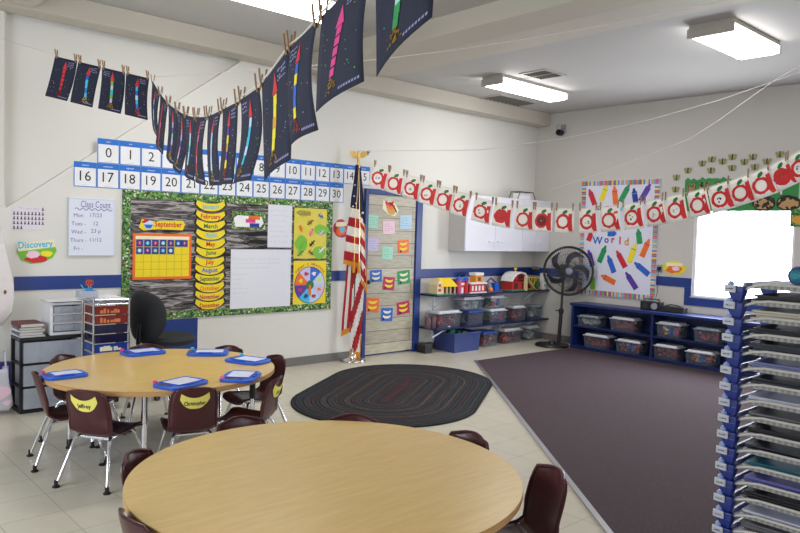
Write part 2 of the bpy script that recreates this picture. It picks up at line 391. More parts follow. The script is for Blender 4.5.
# chairs
CW = .86
def chair_profile():
    # (y, z, half width): front lip -> seat -> bend -> back -> top; y forward
    return [(.185,.286,.150),(.175,.306,.160),(.13,.310,.168),(.05,.300,.172),(-.04,.292,.170),(-.10,.298,.166),(-.138,.324,.162),(-.158,.37,.162),(-.176,.43,.162),(-.192,.49,.162),(-.205,.535,.152),(-.214,.569,.134),(-.217,.582,.100)]
def make_chair():
    t = thing('classroom_chair', 'x', 'chair', (0,0,0), 0, 'x')
    pr = chair_profile()
    def fn(u, v):
        k = v*(len(pr)-1); i = min(int(k), len(pr)-2); f_ = k-i
        y, z, w_ = [pr[i][q]*(1-f_)+pr[i+1][q]*f_ for q in range(3)]
        a = (u-.5)*2; back = max(0, min(1, (z-.315)/.1)) if y < -.1 else 0
        x = a*w_*CW
        y2 = y + back*.030*(a*a) ; z2 = z + (1-back)*(.012*a*a*abs(a) - .008*(1-a*a))
        if v > .93: z2 -= .012*a*a
        return (x, y2, z2)
    MB().grid(fn, 12, 36).build('seat_shell', maroon, t, smooth=True, solid=.009)
    # rolled edge rim round the shell
    rim = [fn(0, k/30) for k in range(31)]+[fn(k/10, 1) for k in range(1, 10)]+[fn(1, 1-k/30) for k in range(31)]+[fn(1-k/10, 0) for k in range(1, 10)]
    MB().tube(rim, .0075, 8, closed=True).build('rolled_edge', maroon, t, smooth=True)
    MB().tube([(-.10,.12,.286),(-.10,-.10,.278),(.10,-.10,.278),(.10,.12,.286)], .009, 8, closed=True).build('under_frame', chrome, t, smooth=True)
    for sx in (-1, 1):
        for fy in (1, -1):
            top = (sx*.100, .10*fy+.01, .283); kn = (sx*.116, .125*fy, .264); ft = (sx*.170, .20*fy if fy > 0 else -.215, .012)
            lg = MB().tube([top, ((top[0]+kn[0])/2, (top[1]+kn[1])/2, .277), kn, ft], .0105, 10).build('leg', chrome, t, smooth=True)
            MB().lathe([(.021,0),(.022,.007),(.012,.014),(.012,.04)], 12, (ft[0], ft[1], 0)).build('foot_glide', blackp, lg, smooth=True)
    return t
def banana_pts(w, h, n=14, t0=-.02):
    pts = []
    for k in range(n+1):
        u = k/n*2-1; pts.append((u*w/2, -h/2+h*.62*abs(u)**2.8))
    for k in range(n+1):
        u = 1-k/n*2; pts.append((u*w/2*.93, h*.20+h*.30*abs(u)**2.0))
    return pts
def name_tag(ch, txt):
    th = rad(8)
    def fn(x, z, o=0.):   # on the rear face of the backrest
        zz = .503+z; a = x/.15; y = -.192-(zz-.49)*.30+.030*a*a-.0085-o
        return (x*.95, y, zz)
    m = MB(); pts = banana_pts(.185, .10); c = [fn(x, z) for x, z in pts]; N = len(pts)//2
    m.add(c, [(i, i+1, len(pts)-2-i, len(pts)-1-i) for i in range(N-1)])
    nt = m.build('name_tag', P('pale_banana_card', (235,225,110), rough=.6), ch, solid=.001)
    MB().text(txt, .036, 0, -.018, fn=lambda x, z: fn(x, z, .0015), maxw=.135, bold=True).build('lettering', ink, nt)
chair0 = make_chair(); used = False
def place_chair(px, py, ctr, label, group, turn=0., zt=.581, shift=None, abs_rot=None):
    global used
    p = onz(px, py, zt); v = (Vector((ctr.x, ctr.y, 0))-Vector((p.x, p.y, 0))).normalized()
    ang = math.atan2(v.y, v.x)+rad(turn) if abs_rot is None else rad(abs_rot)
    f_ = Vector((math.cos(ang), math.sin(ang), 0))
    q = Vector((p.x, p.y, 0))+(f_*shift if shift else Vector())
    cc = Vector((ctr.x, ctr.y, 0)); rmin = (.765 if ctr is C1 else .79)+.042; dv = q-cc
    if dv.length < rmin: q = cc+dv.normalized()*rmin
    loc = q+f_*.216
    c = chair0 if not used else dup(chair0)
    used = True
    c.location = loc; c.rotation_euler = (0, 0, ang-PI/2); c['label'] = label; c['group'] = group
    return c
G1, G2 = 'chairs around the farther table', 'chairs around the near table'
chs = []
chs.append(place_chair(37,373,C1,'maroon plastic chair at the leftmost side of the farther table, seen edge-on', G1, turn=0, shift=-.02))
chs.append(place_chair(72,356.5,C1,'maroon plastic chair behind the farther table in front of the clear drawer tower', G1, shift=-.11))
chs.append(place_chair(146,344.5,C1,'maroon plastic chair behind the farther table in front of the black office chair', G1))
chs.append(place_chair(228,347,C1,'maroon plastic chair behind the farther table, beneath the blue panel\'s right side', G1, shift=-.05))
chs.append(place_chair(278,356,C1,'maroon chair at the right end of the farther table, blank backrest front showing', G1, turn=11, shift=-.02))
c_rf = place_chair(272,377,C1,'side-on maroon chair with banana tag at the right front of the farther table', G1, turn=11, shift=-.06)
c_j = place_chair(82,391,C1,'banana-tagged maroon chair at the left front of the farther table, four legs showing', G1, turn=-2)
c_c = place_chair(195,387.5,C1,'maroon plastic chair with a banana name tag, centre front of the farther table', G1, turn=-5, shift=-.03)
place_chair(238,417.5,C2,'maroon chair top beyond the near table, just in front of the banana-tagged chairs', G2)
place_chair(354,415,C2,'maroon chair beyond the near table, its top edge against the braided rug', G2, shift=0)
place_chair(474,433,C2,'maroon chair at right rear of the near table, curved top against pale floor', G2)
place_chair(548,470,C2,'maroon chair right of the near table, the largest backrest in view', G2, turn=14, shift=-.05)
place_chair(129,453,C2,'maroon chair left of the near table, upper of two close together', G2)
place_chair(130,516,C2,'maroon chair at the lower left of the near table, in the foreground', G2, shift=-.02)
name_tag(c_j, 'Jeffrey'); name_tag(c_c, 'Christopher'); name_tag(c_rf, 'Joey')

# drawing boards on the table
def drawing_board(px, py, rot, label, stamp, k=1.):
    p = onz(px, py, TZ+.02)
    t = thing('magnetic_drawing_board', label, 'drawing board', (p.x, p.y, TZ), rad(rot), 'blue magnetic drawing boards'); t.scale = (k,k,1)
    bl = P('toy_blue', (30,90,205), rough=.35)
    n = 28; pts = []
    for k in range(n):
        a = 2*PI*k/n; ca, sa = math.cos(a), math.sin(a)
        pts.append((.155*math.copysign(abs(ca)**.45, ca), .115*math.copysign(abs(sa)**.45, sa)))
    MB().prismz(pts, 0, .020).build('frame', bl, t, bevel=.006)
    MB().box(-.085,.115,-.070,.080,.018,.0225).build('drawing_screen', P('screen_white', (220,228,245), rough=.3), t)
    MB().box(-.093,.123,-.078,-.070,.018,.026).box(-.093,.123,.080,.088,.018,.026).box(-.093,-.085,-.07,.08,.018,.026).box(.115,.123,-.07,.08,.018,.026).build('screen_rim', bl, t, bevel=.002)
    MB().prismz([(-.142,-.045),(-.122,-.055),(-.105,-.045),(-.105,.05),(-.122,.06),(-.142,.05)], .019, .0215).build('handle_recess', navy, t)
    MB().lathe([(.014,.02),(.014,.034),(.009,.038)], 12, (-.125,.088,0)).build('magnet_stamp', C(stamp), t, smooth=True)
    MB().tube([(-.06,-.096,.026),(.04,-.096,.026),(.055,-.096,.026)], [.006,.006,.001], 8).build('stylus', bl, t, smooth=True)
hd = -42.3
drawing_board(64.5,373.5,hd+43,'blue drawing board at the left end of the farther table','magenta',.84)
drawing_board(143,351,hd+42,'blue drawing board at the back of the farther table near the rolling cart','magenta')
drawing_board(208,351.5,hd+10,'blue drawing board at the back right of the farther table, third from left','cyan')
drawing_board(248,359,hd-25,'blue drawing board nearest the right tip of the farther table','cyan')
drawing_board(241,375,hd+88,'blue drawing board on the right of the farther table, with a pink stamp','pink')
drawing_board(181,381.8,hd+62,'blue drawing board at the farther table\'s front edge, behind the middle tagged chair','magenta')

# braided oval rug
def rug_mat():
    m = bpy.data.materials.new('braided_wool'); m.use_nodes = True
    n = m.node_tree.nodes; l = m.node_tree.links; b = n['Principled BSDF']; b.inputs['Roughness'].default_value = .95
    t = n.new('ShaderNodeTexCoord'); sp = n.new('ShaderNodeSeparateXYZ'); l.new(t.outputs['Object'], sp.inputs[0])
    def mt(op, a, bb=None):
        x = n.new('ShaderNodeMath'); x.operation = op
        for i, q in enumerate((a, bb)):
            if q is None: continue
            if isinstance(q, (int, float)): x.inputs[i].default_value = q
            else: l.new(q, x.inputs[i])
        return x.outputs[0]
    ax = mt('MAXIMUM', mt('SUBTRACT', mt('ABSOLUTE', sp.outputs[0]), .50), 0.); ay = mt('ABSOLUTE', sp.outputs[1])
    d = mt('SQRT', mt('ADD', mt('MULTIPLY', ax, ax), mt('MULTIPLY', ay, ay)))
    r = n.new('ShaderNodeValToRGB'); r.color_ramp.interpolation = 'CONSTANT'; el = r.color_ramp.elements
    cols = [(92,36,48),(40,42,50),(74,40,48),(48,52,60),(84,66,58),(34,38,50),(44,62,74),(70,38,46),(36,40,48),(98,80,66),(40,48,62),(34,36,42),(82,44,50),(52,66,74),(38,40,48),(90,74,62),(34,44,60),(46,44,50),(66,36,44),(50,58,66),(36,38,46),(44,54,66),(32,34,40),(30,32,38)]
    cols = [tuple(int(q*.78) for q in c_) for c_ in cols]
    el[0].color = s(*cols[0])+(1,)
    for i, c in enumerate(cols[1:]):
        e_ = el.new(min(.999, (i+1)/len(cols))) if i else el[1]
        e_.position = (i+1)/len(cols); e_.color = s(*c)+(1,)
    l.new(mt('DIVIDE', d, .86), r.inputs[0])
    z = n.new('ShaderNodeTexNoise'); z.inputs['Scale'].default_value = 55; z.inputs['Detail'].default_value = 2; l.new(t.outputs['Object'], z.inputs['Vector'])
    mx = n.new('ShaderNodeMix'); mx.data_type = 'RGBA'; mx.blend_type = 'MULTIPLY'; mx.inputs[0].default_value = .8
    r2 = n.new('ShaderNodeValToRGB'); r2.color_ramp.elements[0].position = .35; r2.color_ramp.elements[0].color = (.45,.45,.45,1); r2.color_ramp.elements[1].position = .65; r2.color_ramp.elements[1].color = (1.3,1.3,1.3,1)
    l.new(z.outputs['Fac'], r2.inputs[0]); l.new(r.outputs[0], mx.inputs[6]); l.new(r2.outputs[0], mx.inputs[7]); l.new(mx.outputs[2], b.inputs['Base Color'])
    u = n.new('ShaderNodeBump'); u.inputs['Strength'].default_value = .8; u.inputs['Distance'].default_value = .006
    l.new(mt('SINE', mt('MULTIPLY', d, 2*PI/.0358)), u.inputs['Height']); l.new(u.outputs[0], b.inputs['Normal'])
    return m
rp = []
for k in range(96):
    a = 2*PI*k/96; x, y = .86*math.cos(a), .84*math.sin(a); rp.append((x+math.copysign(.50, x) if abs(x) > 1e-6 else x, y))
tag(MB().prismz(rp, 0, .012).build('braided_rug', rug_mat(), loc=(4.645,5.06,0), rotz=rad(33), bevel=.004), 'dark oval braided rug with coloured rings on the pale tile floor', 'rug')

# ------------------------------------------------------------------ items pinned on the walls
def wthing(W, name, label, cat, px, py, d, group=None):
    return thing(name, label, cat, W.at(px, py, d), W.rot, group)
def panel(W, name, label, cat, x0, x1, y0, y1, d, m, th=.003, group=None, bevel=0.):
    p, w_, h_ = W.rect(x0, x1, y0, y1, d)
    o = MB().box(-w_/2, w_/2, 0, th, -h_/2, h_/2).build(name, m, loc=p, rotz=W.rot, bevel=bevel)
    if label: tag(o, label, cat, group)
    return o, w_, h_

# number line cards
words = 'zero one two three four five six seven eight nine ten eleven twelve thirteen fourteen fifteen sixteen seventeen eighteen nineteen twenty twenty-one twenty-two twenty-three twenty-four twenty-five twenty-six twenty-seven twenty-eight twenty-nine thirty'.split()
cw = .2005
for i in range(31):
    top = i < 16
    x = (2.323+cw*i) if top else (2.12+cw*(i-16)*1.003); zb = 2.087 if top else 1.862; hgt = .222
    t = thing('number_card', 'white number card reading %d with blue header, in the %s row' % (i, 'upper' if top else 'lower'), 'number card', (x+cw/2, YA-.004, zb), 0, 'number line cards')
    MB().box(-cw/2+.0007, cw/2-.0007, 0, .003, 0, hgt).build('card', paper, t)
    MB().box(-cw/2+.0008, cw/2-.0008, -.0015, 0, hgt-.052, hgt).box(-cw/2+.0008,-cw/2+.008,-.0015,0,0,hgt-.052).box(cw/2-.008,cw/2-.0008,-.0015,0,0,hgt-.052).box(-cw/2+.008,cw/2-.008,-.0015,0,0,.006).build('blue_border', cardb, t)
    MB().text(words[i], .022, 0, hgt-.028, -.0022, maxw=.12).build('number_word', paper, t)
    MB().text(str(i), .128, 0, .098, -.0015, maxw=.13).build('numeral', ink, t)
    MB().text(' '.join(['o']*6), .012, 0, .018, -.0015).build('counting_dots', greyp, t)

# bulletin board on the back wall
bx0, bx1, bz0, bz1 = WA.at(121.5,250).x, WA.at(331,250).x, .622, 1.860
leafm = ramp_mat('leafy_print', [(0,(28,56,30)),(.2,(78,130,58)),(.38,(44,92,44)),(.55,(124,166,80)),(.72,(206,214,190)),(.79,(96,146,70)),(.95,(170,120,80))], scale=62, kind='voronoi', interp='CONSTANT', rough=.6)
zebra = ramp_mat('zebra_print_fabric', [(0,(20,18,20)),(.40,(24,22,24)),(.44,(120,114,114)),(.47,(40,38,40)),(.52,(96,90,90)),(.56,(182,176,174)),(.60,(120,112,112)),(.63,(40,38,40)),(1,(20,18,20))], vec_scale=(1.0,1,9), scale=2.1, detail=8, rough=.8, distortion=.35)
bb = thing('bulletin_board', 'large bulletin board with zebra background and green leafy border on the back wall', 'bulletin board', ((bx0+bx1)/2, YA-.012, bz0))
W2, HB = (bx1-bx0)/2, bz1-bz0
B(-W2, W2, 0, .012, 0, HB).build('zebra_backing', zebra, bb)
bw = .075
MB().box(-W2,W2,-.004,0,HB-bw,HB).box(-W2,W2,-.004,0,0,bw).box(-W2,-W2+bw,-.004,0,bw,HB-bw).box(W2-bw,W2,-.004,0,bw,HB-bw).build('leafy_border', leafm, bb)
BD = .017
# month bananas
months = [('January',206,'cyan'),('February',216,'red'),('March',225,'leaf'),('April',234.5,'cyan'),('May',243.5,'red'),('June',252,'leaf'),('July',261.5,'red'),('August',269.5,'blue'),('September',278,'leaf'),('October',287,'orange'),('November',295.5,'crimson'),('December',304,'red')]
for i, (mn, y, c) in enumerate(months):
    t = wthing(WA, 'month_banana', 'yellow banana cutout with the word %s in the column of months' % mn, 'banana cutout', 210.8 if i < 6 else 209.8, y, BD+.002, 'month name bananas')
    w_ = WA.rect(196, 226, y-4, y+4, BD)[1]
    MB().prism([(x*1.1, z*1.0) for x, z in banana_pts(w_, .116)], .0005, .002).build('outline', ink, t)
    MB().prism(banana_pts(w_*.97, .106), -.001, .0005).build('banana', yellow, t)
    MB().text(mn, .062, 0, -.012, -.002, maxw=w_*.66, bold=True).build('month_word', C(c), t)
# september title and calendar
t = wthing(WA, 'month_title', 'yellow banner reading September with a round picture at its left end', 'banner', 162.5, 225, BD+.003)
w_, h_ = WA.rect(140,186,219,231,BD)[1:]
MB().prism([(-w_/2,-h_*.25),(-w_*.44,h_*.45),(-w_*.2,h_*.3),(w_*.45,h_*.42),(w_/2,h_*.1),(w_*.45,-h_*.4),(-w_*.1,-h_*.36),(-w_*.4,-h_*.5)], -.001, .001).build('banner_shape', yellow, t)
MB().lathe([(.0,0),(.045,0),(.045,-.002),(0,-.002)], 20, (-w_*.30,-.0005,0), 'y').build('round_picture', C('sky'), t)
MB().prism([(-w_*.30-.045,0),(-w_*.30+.045,0),(-w_*.30+.02,-.035),(-w_*.30-.02,-.035)], -.004, -.0028).build('round_picture_bowl', C('blue'), t)
MB().prism([(-w_*.46,h_*.15),(-w_*.36,h_*.5),(-w_*.25,h_*.42),(-w_*.38,h_*.12)], -.0035, -.001).build('red_flash', C('red'), t)
MB().text('September', .075, w_*.13, 0, -.0022, maxw=w_*.60, bold=True).build('title_word', C('red'), t)
t = wthing(WA, 'calendar_chart', 'yellow pocket calendar chart with an orange border on the bulletin board', 'calendar', 162.8, 256.5, BD+.003)
w_, h_ = WA.rect(133.5,192,234,279.5,BD)[1:]
MB().box(-w_/2,w_/2,-.001,.002,-h_/2,h_/2).build('orange_border', C('orange'), t)
iw, ih = w_-.05, h_-.05
MB().box(-iw/2,iw/2,-.002,-.001,-ih/2,ih/2).build('pocket_sheet', yellow, t)
MB().box(-iw/2,iw/2,-.0028,-.002,ih/2-.03,ih/2).build('weekday_strip', C('cream'), t)
g = MB()
for k in range(1, 7): g.box(-iw/2+iw*k/7-.0012,-iw/2+iw*k/7+.0012,-.0025,-.002,-ih/2,ih/2-.03)
rh = (ih-.03)/5
for k in range(1, 5): g.box(-iw/2,iw/2,-.0025,-.002,-ih/2+rh*k-.0012,-ih/2+rh*k+.0012)
g.build('grid_lines', P('olive_line',(150,140,20)), t)
dcol = ['red','cyan','red','mint','crimson','cyan','red','mint','crimson','lime','cyan','mint']
dayx = [0,1,2,3,4,5,5.85,0,1,2,3,4]
cl = t.location
for k in range(12):
    r_ = 0 if k < 7 else 1
    dx = -iw/2+iw*(dayx[k]+.5)/7; dzz = ih/2-.03-rh*(r_+.5)
    o = thing('date_square', 'small dark square reading %d on the yellow calendar chart' % (k+1), 'date square', cl+Vector((dx, -.004-.0006*(k==6), dzz)), 0, 'calendar date squares')
    cs = min(iw/7, rh)*.46
    MB().box(-cs,cs,0,.0015,-cs,cs).build('square_card', C('navy'), o)
    MB().lathe([(0,0),(cs*.55,0),(cs*.55,-.0006),(0,-.0006)], 12, (0,0,0), 'y').build('picture_disc', C(dcol[k]), o)
    MB().text(str(k+1), cs*.9, 0, 0, -.0012, bold=True).build('date_number', paper, o)
# days card
t = wthing(WA, 'day_card', 'small leafy card with white word strips, right of the month bananas', 'card', 249, 220.5, BD+.003)
w_, h_ = WA.rect(232.5,265.5,212,229.5,BD)[1:]
MB().box(-w_/2,w_/2,-.001,.001,-h_/2,h_/2).build('leafy_card', leafm, t)
MB().prism([(-w_*.40,-h_*.38),(-w_*.46,h_*.1),(-w_*.34,h_*.28),(w_*.38,h_*.24),(w_*.45,-.02),(w_*.36,-h_*.36)], -.002, -.001).build('white_plate', paper, t)
for nm, xx, zz, c, tx in [('word_strip',.12,.17,'orange','Today is'),('word_strip',.04,-.02,'magenta','Friday'),('word_strip',.16,-.26,'navy','Sunday')]:
    o = MB().box(w_*xx-.055,w_*xx+.085 if zz > 0 else w_*xx+.06,-.003,-.002,h_*zz-.02,h_*zz+.02).build(nm, C(c), t)
def scribble(n, w_, h_, seed, col='grey', th=.0022, parent=None, y=-.0012, x0=None, name='handwriting', gap=.16):
    rr = random.Random(seed); m = MB()
    for k in range(n):
        z = h_/2-h_*(k+.5)/n; x = -w_/2
        end = w_/2*rr.uniform(.2, 1)
        while x < end:
            L = rr.uniform(.02, .05); q = []
            st = max(3, int(L/.006))
            for j in range(st+1): q.append((x+L*j/st, y, z+rr.uniform(-1,1)*min(.010, h_/n*.22)))
            for a, b in zip(q, q[1:]):
                m.add([(a[0],y,a[2]-th/2),(b[0],y,b[2]-th/2),(b[0],y,b[2]+th/2),(a[0],y,a[2]+th/2)], [(0,1,2,3)])
            x += L+.012
    return m.build(name, C(col), parent)
for nm, lab, q, n, cc, sd in [('chart_paper','tall narrow white handwritten chart paper, upper right of the zebra board',(268,292,205,247.5),7,'grey',3),
                      ('chart_paper','large white chart paper with three written lines below the leafy word card',(231.5,291.5,249.5,307.5),3,'grey',5),
                      ('note_sheet','small white note sheet pinned over the lower left of the large chart paper',(231,249.5,270,297.5),5,'grey',9)]:
    dd = BD+.002+(.004 if nm == 'note_sheet' else 0)
    t = wthing(WA, nm, lab, 'paper', (q[0]+q[1])/2, (q[2]+q[3])/2, dd); w_, h_ = WA.rect(*q, dd)[1:]
    MB().box(-w_/2,w_/2,-.001,.001,-h_/2,h_/2).build('sheet', P('chart_white', (226,228,236), rough=.7, var=.02), t)
    if sd == 5:
        o = scribble(3, w_*.9, h_*.22, sd, 'grey', .002, t, x0=0); o.location.z = h_*.26
    else: scribble(n, w_*.8, h_*.85, sd, cc, .002, t)
# colours poster
t = wthing(WA, 'colour_poster', 'yellow poster of coloured lizards headed Colors', 'poster', 310.5, 233.5, BD+.003)
w_, h_ = WA.rect(294.5,327,208.5,258.5,BD)[1:]
MB().box(-w_/2,w_/2,-.001,.001,-h_/2,h_/2).build('poster_sheet', P('poster_yellow',(222,206,70),rough=.5,var=.12,scale=12), t)
def blob(m, x, z, rx, rz, n=14, wob=.12, y0=-.002, y1=-.001, sd=0, rot=0):
    rr = random.Random(sd); ca, sa = math.cos(rot), math.sin(rot); pts = []
    for k in range(n):
        a = 2*PI*k/n; q = 1+rr.uniform(-wob, wob); u, v = rx*q*math.cos(a), rz*q*math.sin(a); pts.append((x+u*ca-v*sa, z+u*sa+v*ca))
    m.prism(pts, y0, y1)
m = MB(); blob(m,-w_*.22,h_*.40,.10,.035,sd=1); blob(m,w_*.33,h_*.08,.10,.06,sd=2); blob(m,-w_*.28,-h_*.20,.09,.09,sd=3); blob(m,w_*.30,-h_*.38,.09,.08,sd=4); m.build('leaf_patches', C('lime'), t)
MB().text('Colors', .068, -w_*.2, h_*.40, -.003, maxw=.17, bold=True).build('heading', C('red'), t)
liz = [(-.02,.22,'brown',.3),(-.30,.10,'orange',-1.),(.02,.02,'pink',1.5),(.33,.02,'lavender',.4),(.30,.36,'blue',-.6),(-.25,-.22,'lime',1.),(.05,-.20,'black',.8),(.02,-.38,'brown',-.7),(.35,-.33,'white',.5),(-.3,-.40,'green',.3)]
for k, (fx, fz, c, rt_) in enumerate(liz):
    m = MB(); x, z = w_*fx, h_*fz
    pts = [(x+math.cos(rt_)*.045*q+math.sin(rt_)*.016*math.sin(q*3), -.0035, z+math.sin(rt_)*.045*q+math.cos(rt_)*.016*math.sin(q*3)) for q in [i/5-1 for i in range(11)]]
    m.tube(pts, [.002,.004,.006,.009,.010,.010,.009,.006,.008,.009,.004], 6)
    for q, sd_ in ((-.5,1),(-.5,-1),(.3,1),(.3,-1)):
        a = (x+math.cos(rt_)*.045*q, -.0035, z+math.sin(rt_)*.045*q)
        m.tube([a, (a[0]-math.sin(rt_)*.028*sd_, -.0035, a[2]+math.cos(rt_)*.028*sd_)], .0035, 5)
    m.build('lizard', C(c), t)
# weather wheel poster
t = wthing(WA, 'weather_poster', 'yellow poster with a round picture wheel headed TODAY\'S WEATHER', 'poster', 309.8, 282.3, BD+.003)
w_, h_ = WA.rect(293.5,326,261,304,BD)[1:]
MB().box(-w_/2,w_/2,-.001,.001,-h_/2,h_/2).build('poster_sheet', yellow, t)
R_ = w_*.45
MB().lathe([(0,0),(R_*1.04,0),(R_*1.04,-.0015),(0,-.0015)], 40, (0,-.001,-.03), 'y').build('wheel_rim', C('navy'), t)
wc = ['sky','blue','lavender','orange','purple','cyan','sky','lavender']
for k in range(8):
    a0, a1 = 2*PI*k/8, 2*PI*(k+1)/8
    pts = [(0,-.03)]+[(R_*math.cos(a0+(a1-a0)*q/5), -.03+R_*math.sin(a0+(a1-a0)*q/5)) for q in range(6)]
    sg = MB().prism(pts, -.0035, -.0025).build('wheel_segment', C(wc[k]), t)
    am = (a0+a1)/2; m = MB(); blob(m, R_*.68*math.cos(am), -.03+R_*.68*math.sin(am), .028, .022, sd=k, wob=.3, y0=-.005, y1=-.0035)
    m.build('weather_picture', C(['yellow','white','crimson','yellow','red','navy','crimson','orange'][k]), sg)
MB().lathe([(0,0),(R_*.26,0),(R_*.26,-.001),(0,-.001)], 24, (0,-.0045,-.03), 'y').build('hub_disc', C('leaf'), t)
MB().prism([(-.012,-.03),(.012,-.03),(.02,-.13),(0,-.16),(-.02,-.12)], -.0065, -.0055).build('pointer', C('orange'), t)
m = MB(); word = "TODAY'S WEATHER"
for k, ch in enumerate(word):
    if ch == ' ': continue
    a = rad(142-104*k/(len(word)-1)); m.text(ch, .04, R_*1.19*math.cos(a), -.03+R_*1.17*math.sin(a), -.002, bold=True, rot=a-PI/2)
m.build('heading', C('red'), t)
# class count whiteboard
t = wthing(WA, 'whiteboard', 'small whiteboard with a handwritten purple class count list', 'whiteboard', 92.3, 227, .02)
w_, h_ = WA.rect(69.7,115,199,255.5,.02)[1:]
MB().box(-w_/2,w_/2,0,.018,-h_/2,h_/2).build('board', P('whiteboard_face',(222,226,240),rough=.25,var=.01), t, bevel=.006)
MB().box(-w_/2-.004,w_/2+.004,-.003,.02,-h_/2-.006,-h_/2+.010).box(-w_/2-.004,w_/2+.004,-.003,.02,h_/2-.010,h_/2+.006).box(-w_/2-.006,-w_/2+.008,-.003,.02,-h_/2,h_/2).box(w_/2-.008,w_/2+.006,-.003,.02,-h_/2,h_/2).build('frame', P('pale_frame',(214,220,232),rough=.4), t, bevel=.003)
pur = P('purple_marker',(92,84,160),rough=.5,var=0)
MB().text('Class Count', .085, .03, h_*.40, -.0008, maxw=w_*.66).build('heading_writing', pur, t)
q = [(-w_*.38+w_*.82*k/40, -.001, h_*.31+.010*math.sin(k*.95)) for k in range(41)]; MB().tube(q, .0032, 5).build('wavy_underline', pur, t)
for k, (a, b) in enumerate([('Mon','17/23'),('Tues - ','12'),('Wed -','23 p'),('Thurs -','11/12'),('Fri -','')]):
    z = h_*(.20-.145*k); tx = MB(); tx.text(a, .048, -w_*.30, z, -.0008)
    if b: tx.text(b, .050, w_*.08, z+.005, -.0008)
    tx.build('written_line', pur, t)
# small picture calendar and discovery sign
t = wthing(WA, 'picture_grid_sheet', 'small white sheet with rows of tiny dark figures, above the Discovery sign', 'paper', 28.6, 218, .004)
w_, h_ = WA.rect(12.5,44.8,206.5,230,.004)[1:]
MB().box(-w_/2,w_/2,0,.002,-h_/2,h_/2).build('sheet', P('lilac_white',(226,220,228),rough=.7), t)
m = MB(); rr = random.Random(4)
for r_ in range(5):
    for c_ in range(9):
        if r_ == 0 and c_ < 8 or (r_ == 4 and c_ > 2): continue
        x, z = -w_/2+w_*(c_+.5)/9, h_/2-h_*(r_+.5)/5
        a = w_/9*.36; b = h_/5*.38
        m.prism([(x-a,z-b),(x+a,z-b),(x+a*.4,z),(x+a*.5,z+b*.5),(x,z+b),(x-a*.5,z+b*.5),(x-a*.4,z)], -.001, 0)
m.build('tiny_figures', P('figure_purple',(84,62,88)), t)
scribble(1, w_*.6, .03, 5, 'purple', .002, t).location.z = h_*.40
t = wthing(WA, 'discovery_sign', 'curved green and red jungle sign reading Discovery', 'sign', 37, 252, .004)
w_, h_ = WA.rect(17,57,239,265,.004)[1:]
MB().prism([(-w_*.5,-.0),(-w_*.46,h_*.30),(w_*.42,h_*.45),(w_*.5,h_*.05),(w_*.40,-h_*.22),(w_*.12,-h_*.42),(-w_*.15,-h_*.46),(-w_*.38,-h_*.32)], 0, .002).build('sign_shape', C('lime'), t)
m = MB(); blob(m,-w_*.02,-h_*.27,w_*.30,h_*.14,sd=3,y0=-.001,y1=0); m.build('red_field', C('red'), t)
m = MB(); blob(m,-w_*.10,-h_*.10,w_*.17,h_*.14,sd=5,y0=-.002,y1=-.001); m.build('pink_figure', C('rose'), t)
m = MB(); blob(m,w_*.24,-h_*.06,w_*.15,h_*.12,sd=6,y0=-.002,y1=-.001); m.build('yellow_figure', C('yellow'), t)
MB().prism([(-w_*.46,h_*.02),(-w_*.50,h_*.30),(w_*.44,h_*.50),(w_*.47,h_*.20)], -.003, -.001).build('title_plate', C('cream'), t)
MB().text('Discovery', .080, -.01, h_*.255, -.004, maxw=w_*.86, bold=True, rot=.075).build('title_word', C('cyan'), t)
# round sign by the flag
def jungle_sign(W, px, py, sx, sy, label, c1, c2, c3):
    t = wthing(W, 'cutout_sign', label, 'sign', px, py, .004)
    w_, h_ = W.rect(px-sx,px+sx,py-sy,py+sy,.004)[1:]
    m = MB(); blob(m,0,0,w_/2,h_/2,n=18,wob=.08,y0=0,y1=.002,sd=2); m.build('sign_shape', C(c1), t)
    m = MB(); blob(m,0,-h_*.12,w_*.34,h_*.28,wob=.2,y0=-.0012,y1=0,sd=5); m.build('picture_field', C(c2), t)
    m = MB(); blob(m,w_*.08,-h_*.05,w_*.16,h_*.18,wob=.25,y0=-.0022,y1=-.0012,sd=8); m.build('picture_figure', C(c3), t)
    MB().prism([(-w_*.36,h_*.10),(-w_*.34,h_*.34),(w_*.36,h_*.38),(w_*.38,h_*.14)], -.0032, -.0022).build('title_plate', C('cream'), t)
    return t
jungle_sign(WA, 341, 228.5, 7.5, 9, 'small round red cutout sign on the wall half behind the flag', 'crimson', 'orange', 'cyan')
jungle_sign(WB, 674, 267.8, 11.5, 6.8, 'small oval orange cutout sign between the crayon board and the window', 'yellow', 'orange', 'rose')

# ------------------------------------------------------------------ notes taped on the plank-covered door
DD = .020
def note(px0, px1, py0, py1, col, rot, label, kind):
    t = wthing(WA, 'door_note', label, 'note card', (px0+px1)/2, (py0+py1)/2, DD, 'note cards on the plank door')
    w_, h_ = WA.rect(px0, px1, py0, py1, DD)[1:]; w_ *= .98
    t.rotation_euler = (0, rad(rot), 0)
    MB().box(-w_/2,w_/2,-.001,.001,-h_/2,h_/2).build('card', C(col), t)
    if kind == 'loops':
        for zz in (h_*.2, -h_*.18):
            m = MB(); m.prism([(x*w_*.8/.2, z*.9+zz) for x, z in banana_pts(.17, h_*.28)], -.0022, -.001); m.build('printed_banana', C('yellow' if col in ('orange','crimson','red') else 'cream'), t)
        m = MB(); blob(m, -w_*.28, -h_*.36, .014, .014, y0=-.0032, y1=-.001); m.build('printed_dot', ink, t)
    else: scribble(4, w_*.7, h_*.7, int(px0), 'green' if col != 'green' else 'white', .004, t)
    return t
note(368,378.5,215,228,'mint',4,'mint green note card near the top left of the plank door','x')
note(382.8,395,221,234,'rose',-3,'pale pink note card near the top centre of the plank door','x')
note(400,412,215,229,'sky',-2,'pale blue note card near the top right of the plank door','x')
